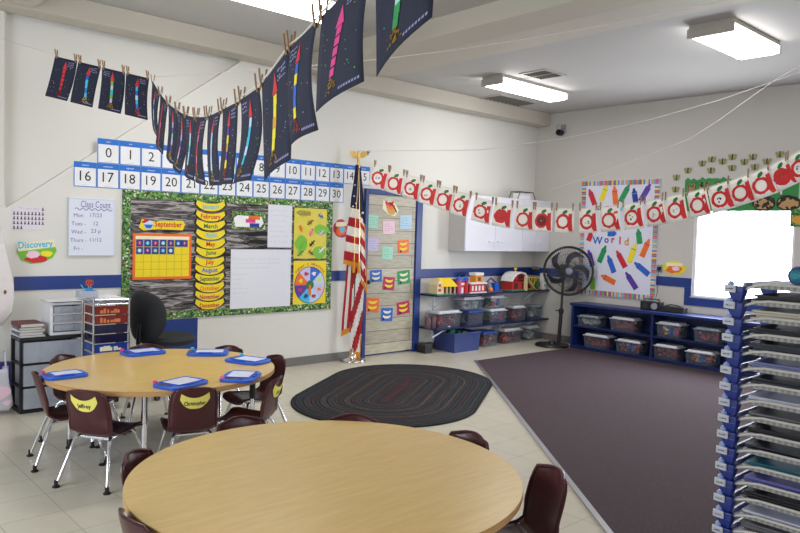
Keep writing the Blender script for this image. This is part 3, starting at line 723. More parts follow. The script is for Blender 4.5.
note(367.7,378.7,238,251,'lavender',2,'lavender note card in the door\'s second row beside the flag','x')
note(382,393,246.5,259.5,'mint',3,'mint note card at the centre of the door, in its second row','x')
note(398,409,240,253,'orange',-4,'orange note card with looped shapes in the door\'s second row at right','loops')
note(370,382,270,282,'blue',-2,'blue note card with yellow curves left of the crimson card on the door','loops')
note(383,394.6,277,290,'crimson',5,'crimson note card with yellow curves on the plank door','loops')
note(397.6,410,270.5,284,'green',-5,'green folded note card at the right of the plank door','loops')
note(366,379,298,312,'orange',3,'orange note card at the bottom left of the cards on the door','loops')
note(381,392.7,308,321,'blue',3,'blue note card at the bottom centre of the cards on the door','loops')
note(397,409.5,301.5,314,'crimson',-6,'dark pink note card at the bottom right of the cards on the door','loops')
t = wthing(WA, 'fruit_cutout', 'orange and white bunch cutout at the top of the plank door', 'cutout', 390.5, 208, DD)
w_, h_ = WA.rect(382,400,200,216,DD)[1:]
m = MB(); blob(m, 0, 0, w_/2, h_*.42, n=16, wob=.14, y0=0, y1=.002, sd=3, rot=-.4); m.build('cutout_shape', C('cream'), t)
for k in range(3):
    m = MB(); m.prism([(x*.8-.02+.02*k, z*1.2+.05-.045*k) for x, z in banana_pts(.17,.07)], -.0015*(k+1)-.001, -.0015*k); m.build('curved_fruit', C(['red','orange','gold'][k]), t)
m = MB(); m.tube([(-.02,-.006,.07),(.05,-.006,.02),(.10,-.006,-.05)], .006, 6); m.build('dark_stem', ink, t)

# ------------------------------------------------------------------ flag
fb = onz(353,361.5)
t = thing('flag', 'United States flag with gold fringe on an indoor pole beside the door', 'flag', fb, YAW-PI/2)
px2m = M_ = (fb-EYE).dot(fw)/FPX
gold = mat('polished_gold', (.75,.5,.16), rough=.28, metal=1, var=.05)
def fx(px): return (px-353)*px2m
def fz(py): return (361.5-py)*px2m
MB().lathe([(.155,0),(.158,.012),(.15,.03),(.06,.05),(.035,.09),(.030,.13),(.034,.145),(.02,.16)], 32).build('stand_base', mat('brushed_nickel',(.68,.66,.62),rough=.22,metal=1,var=.04), t, smooth=True)
MB().tube([(0,0,.05),(0,0,fz(166))], .0125, 12).build('pole', P('pole_wood',(92,58,34),rough=.35), t, smooth=True)
MB().lathe([(.012,0),(.022,.02),(.020,.06),(.014,.09),(.02,.10),(.02,.115),(.008,.12)], 16, (0,0,fz(170))).build('pole_collar', gold, t, smooth=True)
ez = fz(162)
eg = MB().lathe([(.004,0),(.020,.02),(.024,.05),(.016,.08),(.017,.10),(.006,.115)], 14, (0,0,ez))
eg.build('eagle_body', gold, t, smooth=True)
for sd in (-1, 1):
    MB().prism([(sd*.008,ez+.075),(sd*.045,ez+.11),(sd*.10,ez+.105),(sd*.105,ez+.085),(sd*.085,ez+.05),(sd*.05,ez+.035),(sd*.01,ez+.03)], -.008, .008).build('eagle_wing', gold, t, bevel=.003)
fmats = [P('flag_red',(178,28,40),rough=.75,bump=.1), P('flag_white',(236,232,228),rough=.75), P('flag_blue',(28,32,74),rough=.75), P('flag_fringe',(222,150,40),rough=.7,var=.2,scale=120)]
def cloth(name, outline, colour, nu=14, nv=44, amp=.02, fr=2., y0=0., ph=0.):
    # outline(v) -> (pxL, pxR), py range; folded sheet in front of the pole
    (pa, pb), edges = outline
    m = MB()
    def fn(u, v):
        py = pa+(pb-pa)*v; k = v*(len(edges)-1); i = min(int(k), len(edges)-2); f_ = k-i
        l_ = edges[i][0]*(1-f_)+edges[i+1][0]*f_; r_ = edges[i][1]*(1-f_)+edges[i+1][1]*f_
        wv = amp*math.sin(fr*2*PI*u+ph)*(0.4+.6*v)
        return (fx(l_+(r_-l_)*u), y0+wv-.012, fz(py + (edges[i][2]*(1-f_)+edges[i+1][2]*f_)*(u-.5)))
    for j in range(nv):
        for i in range(nu):
            m.mi = colour((i+.5)/nu, (j+.5)/nv)
            m.add([fn(i/nu,j/nv), fn((i+1)/nu,j/nv), fn((i+1)/nu,(j+1)/nv), fn(i/nu,(j+1)/nv)], [(0,1,2,3)])
    o = m.build(name, fmats, t, solid=.004); return o
st = lambda k: 0 if int(k) % 2 == 0 else 1
cloth('front_fold', ((166,266), [(350.5,353.5,0),(349.5,354,0),(348.5,354.5,1),(347,355,2),(346.4,355.5,2),(345,356,2),(343.5,356.5,3),(342.5,357,3),(341.5,357,3),(341,357,4)]),
      lambda u, v: 2 if v < .44 else (3 if v > .95 else st((v-.44)/.085+1)), fr=1.3, y0=-.015)
cloth('side_fold', ((166,286), [(352.5,355,0),(353,357,2),(353.5,359,4),(354,360.5,6),(354,361.5,10),(354.5,362.5,12),(355,363.5,14),(356,364.5,16),(357,365,16)]),
      lambda u, v: (2 if (v < .40+.06*u) else (3 if v > .945 or u > .93 else st((v-.40)/.066+1))), fr=1.2, y0=.01, ph=1.5)
cloth('hanging_stripes', ((256,333), [(344.5,357,0),(343.8,357,0),(343,357,-1),(342,356.5,-2),(341,356,-4),(340.5,354,-8)]),
      lambda u, v: 3 if v > .93 or u < .03 else (0 if int(u*5+.2) % 2 == 0 else 1), fr=1.7, y0=.02)
cloth('lower_fold', ((268,357), [(351,362.5,0),(350.5,362,0),(350,361.5,0),(349.5,361,0),(349.2,360.5,2),(349.5,360,4)]),
      lambda u, v: 3 if v > .93 or (u > .93 and v > .75) else st(v*4+u*2.2), fr=1.4, y0=.0, ph=.7)
for k, x in enumerate((351.8, 356.6)):
    cd = MB().tube([(fx(354),-.045,fz(170)),(fx(x),-.06,fz(230)),(fx(x),-.06,fz(262))], .004, 6).build('gold_cord', gold, t)
    MB().lathe([(.006,0),(.016,-.02),(.018,-.13),(.006,-.135)], 10, (fx(x),-.06,fz(261))).build('tassel', fmats[3], cd, smooth=True)
stars = MB()
for (sx, sy) in ((350.5,186),(350,197),(352,204),(349.3,207)):
    c_ = (fx(sx), fz(sy)); stars.prism([(c_[0]+(.014 if k % 2 == 0 else .006)*math.sin(PI*k/5), c_[1]+(.014 if k % 2 == 0 else .006)*math.cos(PI*k/5)) for k in range(10)], -.050, -.048)
c_ = (fx(358.8), fz(213)); stars.prism([(c_[0]+(.02 if k % 2 == 0 else .008)*math.sin(PI*k/5), c_[1]+(.02 if k % 2 == 0 else .008)*math.cos(PI*k/5)) for k in range(10)], -.040, -.036)
tag(stars.build('stars', fmats[1], t), kind='stuff')

# ------------------------------------------------------------------ white wall cabinets
cx0 = WA.at(447.8,251).x; cy = 6.35; cz0, cz1 = 1.31, 2.06
def wall_cabinet(x0, x1, label, hs):
    t = thing('wall_cabinet', label, 'wall cabinet', (x0, YA, cz0), 0, 'white wall cabinets'); w_ = x1-x0; dd = YA-cy
    B(0, w_, -dd+.02, 0, 0, cz1-cz0).build('body', P('cabinet_side',(196,192,190),rough=.4,var=.02), t, bevel=.003)
    for k in range(2):
        d_ = B(w_*k/2+.003, w_*(k+1)/2-.003, -dd, -dd+.019, .004, cz1-cz0-.004).build('door', P('cabinet_white',(226,226,236),rough=.3,var=.01), t, bevel=.003)
        hx = w_/2+(-.09 if k == 0 else .09)
        MB().tube([(hx-.045,-dd,.13),(hx-.045,-dd-.03,.135),(hx+.045,-dd-.03,.135),(hx+.045,-dd,.13)], .006, 8).build('handle', P('pale_handle',(232,232,238),rough=.3), d_, smooth=True)
xm = ony(522,250,cy).x
wall_cabinet(cx0, xm, 'left white two-door cabinet on the back wall beyond the flag and door', 0)
wall_cabinet(xm+.003, XB-.003, 'right white two-door cabinet on the back wall, reaching into the corner', 0)
t = thing('wire_rack', 'small dark wire rack on top of the wall cabinets behind the apple pictures', 'rack', (ony(522,208,6.42).x, 6.44, cz1))
MB().tube([(-.18,-.08,0),(-.13,-.08,.10),(.17,-.08,.10),(.22,-.08,0)], .007, 6).tube([(-.18,.08,0),(-.13,.08,.10),(.17,.08,.10),(.22,.08,0)], .007, 6).tube([(-.13,-.08,.10),(-.13,.08,.10)], .006, 6).tube([(.17,-.08,.10),(.17,.08,.10)], .006, 6).build('wire_frame', P('dark_wire',(70,70,84),rough=.4), t)
B(-.12,.15,-.05,.05,0,.085).build('white_box', paper, t)

# ------------------------------------------------------------------ shelves on the back wall and their bins
sy = 6.31; shx0 = xd1+.006
for i, (z, lab) in enumerate(((.752,'upper long blue wall shelf under the white cabinets, holding toy buildings'),(.322,'lower long blue wall shelf, holding clear storage bins'))):
    t = thing('wall_shelf', lab, 'shelf', (shx0, YA, z), 0, 'blue wall shelves')
    B(0, XB-shx0, sy-YA, 0, -.022, 0).build('shelf_board', navy, t, bevel=.003)
    for q in (.28, (XB-shx0)*.62, XB-shx0-.25):
        MB().tube([(q,-.02,-.20),(q,-.26,-.03)], .008, 8).box(q-.012,q+.012,-.02,-.002,-.24,-.022).box(q-.012,q+.012,-.30,-.002,-.030,-.022).build('bracket', whitep, t)
def clear_mat(name, col, a):
    if name in _m: return _m[name]
    m = bpy.data.materials.new(name); m.use_nodes = True
    n = m.node_tree.nodes; l = m.node_tree.links; b = n['Principled BSDF']; o = n['Material Output']
    b.inputs['Base Color'].default_value = s(*col)+(1,); b.inputs['Roughness'].default_value = .22
    tr = n.new('ShaderNodeBsdfTransparent'); tr.inputs[0].default_value = (.96,.97,1,1); mx = n.new('ShaderNodeMixShader')
    z = n.new('ShaderNodeTexNoise'); z.inputs['Scale'].default_value = 12; t = n.new('ShaderNodeTexCoord'); l.new(t.outputs['Object'], z.inputs[0])
    q = n.new('ShaderNodeMapRange'); q.inputs[3].default_value = a*.85; q.inputs[4].default_value = min(1, a*1.15); l.new(z.outputs['Fac'], q.inputs[0]); l.new(q.outputs[0], mx.inputs[0])
    l.new(tr.outputs[0], mx.inputs[1]); l.new(b.outputs[0], mx.inputs[2]); l.new(mx.outputs[0], o.inputs[0])
    _m[name] = m; return m
clear = clear_mat('clear_plastic', (150,156,166), .13)
frost = clear_mat('frosted_plastic', (150,158,170), .5)
def clutter_mat(name, cols, scale=9.):
    st_ = [(i/len(cols), c) for i, c in enumerate(cols)]
    return ramp_mat(name, st_, scale=scale, kind='voronoi', interp='CONSTANT', rough=.5)
cl_ms = [clutter_mat('mixed_toys', [(200,60,50),(60,110,190),(230,200,60),(60,150,80),(220,210,200),(40,40,50),(210,120,60)], 11),
         clutter_mat('red_blocks', [(190,50,40),(150,40,40),(220,90,60),(90,40,40),(200,170,150),(60,60,80)], 11),
         clutter_mat('pale_pieces', [(200,210,190),(170,190,180),(210,190,180),(180,160,150),(220,220,200),(120,130,130)], 11),
         clutter_mat('dark_pieces', [(60,60,90),(90,60,110),(50,70,120),(140,60,60),(70,90,80),(110,100,110)], 11)]
def storage_bin(loc, rot, w_, d_, h_, lid_col, label, cm, group, fill=.75, seed=0, body=None, lab2=None):
    """origin at the bottom centre; front is -y"""
    t = thing('storage_bin', label, 'storage bin', loc, rot, group)
    th = .003; k = .90
    m = MB(); b0 = (-w_/2*k, w_/2*k, -d_/2*k, d_/2*k); b1 = (-w_/2, w_/2, -d_/2, d_/2); hb = h_*.90
    def ring(b, z): return [(b[0],b[2],z),(b[1],b[2],z),(b[1],b[3],z),(b[0],b[3],z)]
    m.add(ring(b0,0)+ring(b1,hb), [(3,2,1,0),(0,1,5,4),(1,2,6,5),(2,3,7,6),(3,0,4,7)])
    m.build('bin_body', body or clear, t, solid=.003)
    MB().taper((-w_/2-.006,w_/2+.006,-d_/2-.006,d_/2+.006), (-w_/2-.012,w_/2+.012,-d_/2-.012,d_/2+.012), hb-.016, hb-.004).taper((-w_/2+.01,w_/2-.01,-d_/2+.01,d_/2-.01),(-w_/2+.025,w_/2-.025,-d_/2+.025,d_/2-.025), hb-.004, h_).build('lid', lid_col, t, bevel=.003)
    # contents: a heap of small pieces
    rr = random.Random(seed); g = MB(); n = 70
    for _ in range(n):
        zc = rr.uniform(.02, hb*fill); kk = k+(1-k)*zc/hb; sz = rr.uniform(.012, .026)
        x = rr.uniform(-1,1)*(w_/2*kk-sz*1.75-.005); y = rr.uniform(-1,1)*(d_/2*kk-sz*1.75-.005)
        zc = min(max(zc, sz*1.75+.004), hb-.018-sz*1.75)
        T = Matrix.Translation((x,y,zc)) @ Matrix.Rotation(rr.uniform(0,3),4,'Z') @ Matrix.Rotation(rr.uniform(0,3),4,'X')
        if rr.random() < .6: g.box(-sz,sz,-sz*.7,sz*.7,-sz*.5,sz*.5,T)
        else: g.lathe([(sz*.6,-sz*.8),(sz*.9,-sz*.3),(sz*.9,sz*.3),(sz*.6,sz*.8)], 8, T.translation, 'z', T.to_3x3().to_4x4())
    o = g.build('toy_pieces', cm, loc=loc, rotz=rot)
    tag(o, lab2 or 'toys inside the '+label, 'toy pieces', 'toy pieces in the bins', 'stuff')
    return t
lidw = P('lid_white',(226,226,232),rough=.35); lidb = P('lid_blue',(44,82,160),rough=.35); lidg = P('lid_grey',(150,158,168),rough=.35)
def binA(x0, x1, ytop, ybot, zsurf, lid, label, cm, seed, fy=6.37, depth=.20, fill=.85, body=None):
    x0 += 5
    a, b = ony(x0,(ytop+ybot)/2,fy), ony(x1,(ytop+ybot)/2,fy); h_ = ony((x0+x1)/2,ytop,fy).z-zsurf
    return storage_bin(((a.x+b.x)/2, fy+depth/2+.01, zsurf), 0, b.x-a.x-.024, depth, h_, lid, label, cl_ms[cm], 'bins on the back wall shelves', fill, seed, body)
z2 = .322
b_a = binA(434,462.5,310.8,327,z2,lidw,'white-lidded clear bin at the left end of the lower shelf',1,1)
b_b = binA(463.5,485,310.5,325,z2,lidb,'blue-lidded clear bin on the lower shelf, under another bin',3,2)
b_c = binA(485.8,508,308.8,324,z2,lidw,'clear bin of green pieces, lower of the second stacked pair',0,3)
b_d = binA(508.8,527,305.8,321,z2,lidw,'clear bin of red pieces just right of the stacked bins',1,4)
b_e = binA(527,543,305,318.5,z2,lidg,'grey-lidded clear bin at the right end of the lower shelf',2,5)
zt_b = z2+(ony(474,310.5,6.34).z-z2); binA(459,484.6,297.3,311,zt_b,lidw,'clear bin stacked on the blue-lidded shelf bin',2,6)
zt_c = ony(497,308.8,6.34).z; binA(486.2,507,295.8,309,zt_c,lidw,'smaller clear bin, upper of the second stacked pair',0,7)
# items on the left of the lower shelf and below
t = thing('dark_jar_pair', 'two small dark reddish jars at the left end of the lower shelf', 'jars', (ony(430.5,322,6.45).x, 6.45, z2))
MB().lathe([(.04,0),(.042,.10),(.034,.12),(.034,.14)],16,(-.045,0,0)).build('jar', P('smoky_red',(96,70,78),rough=.3), t, smooth=True)
MB().lathe([(.04,0),(.042,.11),(.034,.13),(.034,.15)],16,(.045,.0,0)).build('jar', P('smoky_red',(96,70,78),rough=.3), t, smooth=True)
# floor tote with toys
a, b = ony(451,340,6.30), ony(477,340,6.30); w_ = b.x-a.x
tl = ((a.x+b.x)/2, 6.43, 0)
t = thing('storage_tote', 'large open blue plastic tote on the floor under the shelves', 'tote', tl)
tb = P('tote_blue',(58,72,130),rough=.4)
m = MB(); k = .92
ring = lambda sx, sy_, z: [(-w_/2*sx,-.19*sy_,z),(w_/2*sx,-.19*sy_,z),(w_/2*sx,.19*sy_,z),(-w_/2*sx,.19*sy_,z)]
m.add(ring(k,k,0)+ring(.98,.98,.24), [(3,2,1,0),(0,1,5,4),(1,2,6,5),(2,3,7,6),(3,0,4,7)]); m.build('tote_body', tb, t, solid=.006)
MB().tube([(-w_/2,-.19,.243),(w_/2,-.19,.243),(w_/2,.19,.243),(-w_/2,.19,.243)], .012, 8, closed=True).build('rim', tb, t, smooth=True)
g = MB(); rr = random.Random(2)
for _ in range(60):
    sz = rr.uniform(.02,.045); T = Matrix.Translation((rr.uniform(-1,1)*w_*.36, rr.uniform(-1,1)*.11, rr.uniform(.08,.25))) @ Matrix.Rotation(rr.uniform(0,3),4,'Z') @ Matrix.Rotation(rr.uniform(0,3),4,'X')
    g.box(-sz,sz,-sz*.6,sz*.6,-sz*.35,sz*.35,T)
tag(g.build('toy_pieces', clutter_mat('green_toys', [(40,140,70),(60,160,90),(30,90,160),(20,100,60),(120,190,60),(30,60,50)], 11), loc=tl), 'green and blue toy pieces heaped in the open tote on the floor', 'toy pieces', None, 'stuff')
binA(478.5,499,331.5,347,0,lidb,'clear floor bin with a blue lid, right of the blue tote',1,11,fy=6.33,depth=.28)
binA(499.8,523,328.5,343.5,0,lidw,'clear floor bin with a white lid, middle of the three floor bins',1,12,fy=6.36,depth=.22)
binA(523.8,540.5,326,340,0,lidw,'clear floor bin nearest the room corner, under the shelves',2,13,fy=6.38,depth=.22)
t = thing('black_shoe_box', 'small black box on the floor in the corner left of the blue tote', 'box', (ony(427,345,6.45).x, 6.50, 0))
B(-.06,.06,-.08,.08,0,.10).build('box_body', blackp, t, bevel=.004); B(-.065,.065,-.085,.085,.10,.12).build('box_lid', P('dark_grey',(50,50,52)), t, bevel=.004)
t = thing('white_pole', 'white stick leaning from the floor box to the shelf bracket', 'stick', (ony(431,342,6.44).x, 6.42, .20))
MB().tube([(0,0,0),(.30,-.02,.13)], .011, 8).build('stick', whitep, t)

# toys on the upper shelf
z1 = .752
def toyloc(px, y=6.44): return (ony(px,285,y).x, y, z1)
def wpx(x0, x1, y=6.36): return ony(x1,285,y).x-ony(x0,285,y).x
def hpx(px, y0, y=6.36): return ony(px,y0,y).z-z1
Y = lambda n, c, **k: P(n, c, **k)
# yellow-roof house
t = thing('toy_house', 'cream toy house with a bright yellow roof on the upper shelf', 'toy house', toyloc(442.5)); w_ = wpx(432,453); hh_ = hpx(440,278.5)
cr = Y('toy_cream',(232,214,170)); yl = Y('toy_yellow',(240,206,30)); bn = Y('toy_brown',(104,66,40))
MB().box(-w_/2,w_/2-.02,-.09,.09,0,.012).build('base', Y('toy_green',(60,140,80)), t)
MB().box(-w_/2+.02,-w_*.18,-.08,.08,.012,hh_*.62).prism([(-w_/2+.02,hh_*.62),(-w_*.18,hh_*.62),(-w_*.34,hh_*.96)],-.08,.08).build('gable_wing', cr, t)
MB().box(-w_*.18,w_*.44,.0,.08,.012,hh_*.55).build('rear_wall', bn, t)
for q in (-.16,.02,.20,.40): MB().box(w_*q-.008,w_*q+.008,-.08,-.065,.012,hh_*.55).build('post', cr, t)
MB().add([(-w_*.30,-.10,hh_*.50),(w_/2,-.10,hh_*.48),(w_/2,.09,hh_*.52),(-w_*.30,.09,hh_*.55),(-w_*.26,-.0,hh_),(w_*.38,-.0,hh_*.96)],[(0,1,5,4),(3,4,5,2),(0,4,3),(1,2,5),(0,3,2,1)]).build('roof', yl, t, solid=.006)
for zz in (.2,.5): MB().box(-w_*.40,-w_*.28,-.083,-.078,hh_*zz,hh_*(zz+.16)).build('window', Y('toy_red',(196,40,40)), t)
MB().box(w_*.06,w_*.16,-.01,.0,.012,hh_*.38).build('door', Y('toy_red',(196,40,40)), t)
# castle tower house
t = thing('toy_castle', 'red toy castle with blue turret roofs beside the yellow-roofed house', 'toy castle', toyloc(459)); w_ = wpx(454,464); hh_ = hpx(457,276.5)
rd = Y('toy_red',(196,40,40)); bl_ = Y('toy_blue',(52,50,150))
MB().box(-w_*.42,w_*.42,-.06,.07,0,hh_*.72).build('keep', rd, t)
for q in (-1,1):
    tw = MB().lathe([(.032,0),(.032,hh_*.80)],12,(q*w_*.36,-.06,0)).build('turret', Y('toy_pink',(210,80,120)) if q < 0 else rd, t, smooth=True)
    MB().lathe([(.042,hh_*.78),(.040,hh_*.84),(.006,hh_*1.02)],12,(q*w_*.36,-.06,0)).build('turret_roof', bl_, tw, smooth=True)
MB().box(-w_*.46,w_*.46,-.07,.08,hh_*.72,hh_*.80).build('battlement', bl_, t)
MB().box(-.02,.02,-.064,-.06,.005,hh_*.35).build('door', Y('toy_white',(236,236,236)), t)
MB().box(-w_*.2,w_*.2,-.064,-.06,hh_*.48,hh_*.62).build('window', Y('toy_white',(236,236,236)), t)
# firehouse
t = thing('toy_firehouse', 'red toy building with a white deck and small orange-topped tower', 'toy building', toyloc(474)); w_ = wpx(466,483); hh_ = hpx(475,273)
tw_ = Y('toy_white',(236,236,236))
MB().box(-w_/2+.01,w_/2-.01,-.07,.08,.012,hh_*.44).build('red_walls', rd, t)
MB().box(-w_/2,w_/2,-.09,.09,0,.012).build('base', tw_, t)
MB().box(-w_/2,w_/2,-.09,.09,hh_*.44,hh_*.52).build('white_deck', tw_, t, bevel=.003)
MB().box(-w_*.06,w_*.34,-.05,.06,hh_*.52,hh_*.86).build('tower', Y('toy_orange',(236,150,40)), t)
MB().box(-w_*.10,w_*.38,-.06,.07,hh_*.86,hh_).build('tower_roof', tw_, t, bevel=.004)
for q in (-.35,-.15,.05,.25): MB().box(w_*q,w_*(q+.1),-.073,-.069,.03,hh_*.36).build('window', tw_, t)
MB().box(w_*.05,w_*.22,-.053,-.049,hh_*.58,hh_*.78).build('tower_window', bn, t)
# purple vehicle clutter
t = thing('toy_playset', 'dark purple toy playset pieces between the red building and the barn', 'toy playset', toyloc(491)); w_ = wpx(483.5,500); hh_ = hpx(491,278)
pu = Y('toy_purple',(96,70,130)); gy = Y('toy_grey',(120,116,128))
MB().box(-w_*.45,w_*.45,-.08,.08,0,.014).build('base', pu, t)
MB().lathe([(.05,0),(.055,hh_*.4),(.03,hh_*.62)],12,(-w_*.12,.02,.014)).build('dome', gy, t, smooth=True)
MB().tube([(-w_*.4,0,.01),(-w_*.4,0,hh_*.5),(0,.01,hh_*.95),(w_*.4,0,hh_*.55),(w_*.42,0,.01)], .012, 8).build('arch', pu, t, smooth=True)
MB().box(w_*.12,w_*.36,-.04,.05,.014,hh_*.6).build('block', bl_, t); MB().lathe([(.03,0),(.034,.03),(.02,.05)],12,(-w_*.22,-.06,.014)).build('orange_figure', Y('toy_orange',(236,150,40)), t, smooth=True)
# barn
t = thing('toy_barn', 'red toy barn with a white curved roof and yellow vane', 'toy barn', toyloc(515,6.45)); w_ = wpx(503,520.5); hh_ = hpx(511,272)
MB().box(-w_*.56,w_*.62,-.12,.12,0,.014).build('green_base', Y('toy_green',(60,140,80)), t, bevel=.003)
MB().box(-w_*.46,w_*.46,-.09,.09,.014,hh_*.55).build('red_walls', rd, t)
rp_ = [(-w_*.52,hh_*.50),(-w_*.44,hh_*.74),(-w_*.26,hh_*.94),(0,hh_),(w_*.26,hh_*.94),(w_*.44,hh_*.74),(w_*.54,hh_*.50),(w_*.46,hh_*.50),(w_*.38,hh_*.68),(w_*.2,hh_*.86),(0,hh_*.91),(-w_*.2,hh_*.86),(-w_*.38,hh_*.68),(-w_*.46,hh_*.50)]
MB().prism(rp_, -.105, .105).build('curved_roof', tw_, t, bevel=.002)
MB().prism([(-w_*.44,hh_*.5),(-w_*.37,hh_*.68),(-w_*.19,hh_*.85),(0,hh_*.90),(w_*.19,hh_*.85),(w_*.37,hh_*.68),(w_*.44,hh_*.5)], -.09, .09).build('gable', rd, t)
MB().prism([(-w_*.14,hh_*.62),(w_*.14,hh_*.62),(w_*.16,hh_*.78),(0,hh_*.84),(-w_*.16,hh_*.78)], -.112, -.105).build('loft_opening', Y('toy_dark',(60,30,40)), t)
for q in (-.34,.12): MB().box(w_*q,w_*(q+.2),-.094,-.089,.03,hh_*.42).build('barn_door', Y('toy_dark',(60,30,40)), t)
vn = MB().tube([(0,0,hh_*.98),(0,0,hh_*1.2)],.008,6).build('vane', yl, t); MB().box(-.03,.03,-.006,.006,hh_*1.1,hh_*1.2).build('vane_bird', yl, vn)
# ramp
t = thing('toy_ramp', 'pale toy slide curving down right of the barn', 'toy slide', toyloc(530,6.325)); 
def rf(u, v): return (-.10+.26*v, -.03+.06*u, .20*(1-v)**1.6+.006)
MB().grid(rf, 3, 10).build('slide_chute', cr, t, smooth=True, solid=.006)
MB().box(-.105,-.095,-.03,.03,0,.2).build('slide_support', cr, t)
# yellow frame playhouse
t = thing('toy_dollhouse', 'yellow open-frame toy house near the right end of the upper shelf', 'toy house', toyloc(532.5,6.46)); w_ = wpx(528,537); hh_ = hpx(532,277)
for q in (-.45,-.15,.15,.45): MB().box(w_*q-.008,w_*q+.008,-.06,-.045,0,hh_*.9).build('post', yl, t)
for q in (0,.42,.88): MB().box(-w_*.5,w_*.5,-.065,.06,hh_*q,hh_*q+.012).build('floor_plate', yl, t)
MB().box(-w_*.46,w_*.46,.05,.06,.012,hh_*.88).build('back_panel', Y('toy_teal',(60,120,90)), t)
for q, c in ((-.25,rd),(.05,bl_),(.30,rd)): MB().box(w_*q-.02,w_*q+.02,-.02,.03,.012,hh_*.3).build('furniture_block', c, t)
t = thing('toy_tower', 'tall narrow white toy tower at the right end of the upper shelf', 'toy tower', toyloc(543.0,6.36)); hh_ = hpx(543,273)
MB().box(-.035,.035,-.035,.035,0,hh_*.94).build('tower_body', tw_, t, bevel=.003)
MB().taper((-.045,.045,-.045,.045),(-.02,.02,-.02,.02),hh_*.94,hh_).build('tower_roof', cr, t)
for zz in (.2,.5,.75): MB().box(-.015,.015,-.038,-.034,hh_*zz,hh_*(zz+.12)).build('tower_window', Y('toy_teal',(60,120,90)), t)
t = thing('toy_tree', 'small green toy tree just left of the white toy tower', 'toy tree', toyloc(537.5,6.36))
MB().lathe([(.012,0),(.012,.04),(.045,.05),(.03,.09),(.035,.095),(.018,.13),(.004,.16)],12).build('tree_body', Y('toy_darkgreen',(40,90,60)), t, smooth=True)

# ------------------------------------------------------------------ low blue shelf on the right wall
SX = 8.40; sy0, sy1 = 5.665, 2.72; L = sy0-sy1; SH = .632
t = thing('low_bookshelf', 'long low blue two-tier shelf along the right wall, holding clear bins', 'shelf unit', (XB-.02, sy0, 0), -PI/2)
D = XB-.02-SX
shb = P('shelf_blue', (22,42,100), rough=.35, var=.05, scale=6)
B(-.02, L, -D-.015, 0, SH-.035, SH).build('top_board', shb, t, bevel=.004)
B(0, L, -D, 0, 0, .05).build('plinth', navy, t, bevel=.003)
B(0, L, -.012, 0, .05, SH-.035).build('back_panel', navy, t)
for x in (0, L*.402, L-.03): B(x, x+.030, -D, -.012, .05, SH-.035).build('upright', shb if x == 0 else navy, t, bevel=.002)
B(.03, L-.03, -D+.012, -.012, .305, .327).build('middle_shelf', navy, t, bevel=.002)
def binB(x0, x1, ytop, ybot, zs, lid, label, cm, seed, fx_=SX+.03, depth=.22):
    x0 -= 3; x1 -= 8
    a, b = onx(x0,(ytop+ybot)/2,fx_), onx(x1,(ytop+ybot)/2,fx_); h_ = onx((x0+x1)/2,ytop,fx_).z-zs
    return storage_bin((fx_+depth/2+.01, (a.y+b.y)/2, zs), -PI/2, a.y-b.y-.024, depth, h_, lid, label, cl_ms[cm], 'bins in the low blue shelf', .85, seed)
zu = .328; zl = .0505
binB(579.3,606.5,315.5,329,zu,lidg,'grey-lidded clear bin at the left of the low shelf\'s upper tier',2,21)
binB(611.5,642.5,317.5,333,zu,lidw,'clear bin of red blocks, second on the low shelf\'s upper tier',1,22)
binB(658,688.5,322.5,339,zu,lidw,'clear bin right of the divider on the low shelf\'s upper tier',0,23)
binB(695,728,328,345,zu,lidg,'grey-lidded clear bin beside the paper tray tower',1,24)
binB(585,615.3,334.5,350,zl,lidw,'clear bin of orange-red pieces, leftmost on the bottom tier',1,25)
binB(617,648,340,356,zl,lidw,'clear bin of blue and tan pieces, second on the bottom tier',0,26)
binB(655,685.5,345,362,zl,lidw,'clear bottom-tier bin of orange pieces right of the divider',1,27)
binB(686.5,721.5,351,367.5,zl,lidw,'clear bottom-tier bin of mixed pieces nearest the tray tower',0,28)
# radio and case on the low shelf
p = onx(652,304,SX+.2)
t = thing('cassette_player', 'black cassette player with a round silver dial on the low blue shelf', 'cassette player', (SX+.2, p.y, SH), -PI/2)
MB().box(-.14,.14,-.05,.05,0,.11).build('case', blackp, t, bevel=.010)
MB().lathe([(0,0),(.042,0),(.042,-.012),(0,-.012)],20,(.06,-.05,.055),'y').build('dial', greyp, t, smooth=True)
MB().lathe([(0,0),(.036,0),(.036,-.006),(0,-.006)],20,(-.07,-.05,.05),'y').build('speaker_grille', P('dark_grey',(50,50,52)), t, smooth=True)
MB().tube([(-.10,0,.11),(-.10,0,.14),(.10,0,.14),(.10,0,.11)], .006, 6).build('carry_handle', blackp, t)
p = onx(674,305,SX+.2)
t = thing('black_case', 'low black zipped case lying right of the cassette player', 'case', (SX+.2, p.y, SH), -PI/2)
MB().taper((-.16,.15,-.07,.07),(-.13,.16,-.05,.05),0,.075).build('case_body', P('black_fabric',(24,24,28),rough=.8), t, bevel=.012)
MB().tube([(-.10,-.02,.075),(-.03,-.02,.095),(.05,-.02,.09),(.11,-.02,.075)], .007, 6).build('case_handle', blackp, t, smooth=True)
p0 = WB.at(660,268.5,.0); t = thing('wall_outlet', 'small dark outlet with a plug on the right wall above the cassette player', 'outlet', WB.at(660,268.5,0), -PI/2)
MB().box(-.035,.035,-.012,0,-.05,.05).build('cover_plate', greyp, t, bevel=.002); MB().box(-.022,.022,-.04,-.012,-.025,.025).build('plug', blackp, t, bevel=.004)
pe = Vector((SX+.25, onx(655,300,SX+.2).y-.06, SH+.06)); q = [p0+Vector((-.03,0,-.02)), p0+Vector((-.035,.01,-.15)), p0+Vector((-.03,.0,-.30)), p0+Vector((-.05,.02,-.40)), pe+Vector((.06,0,.02)), pe]
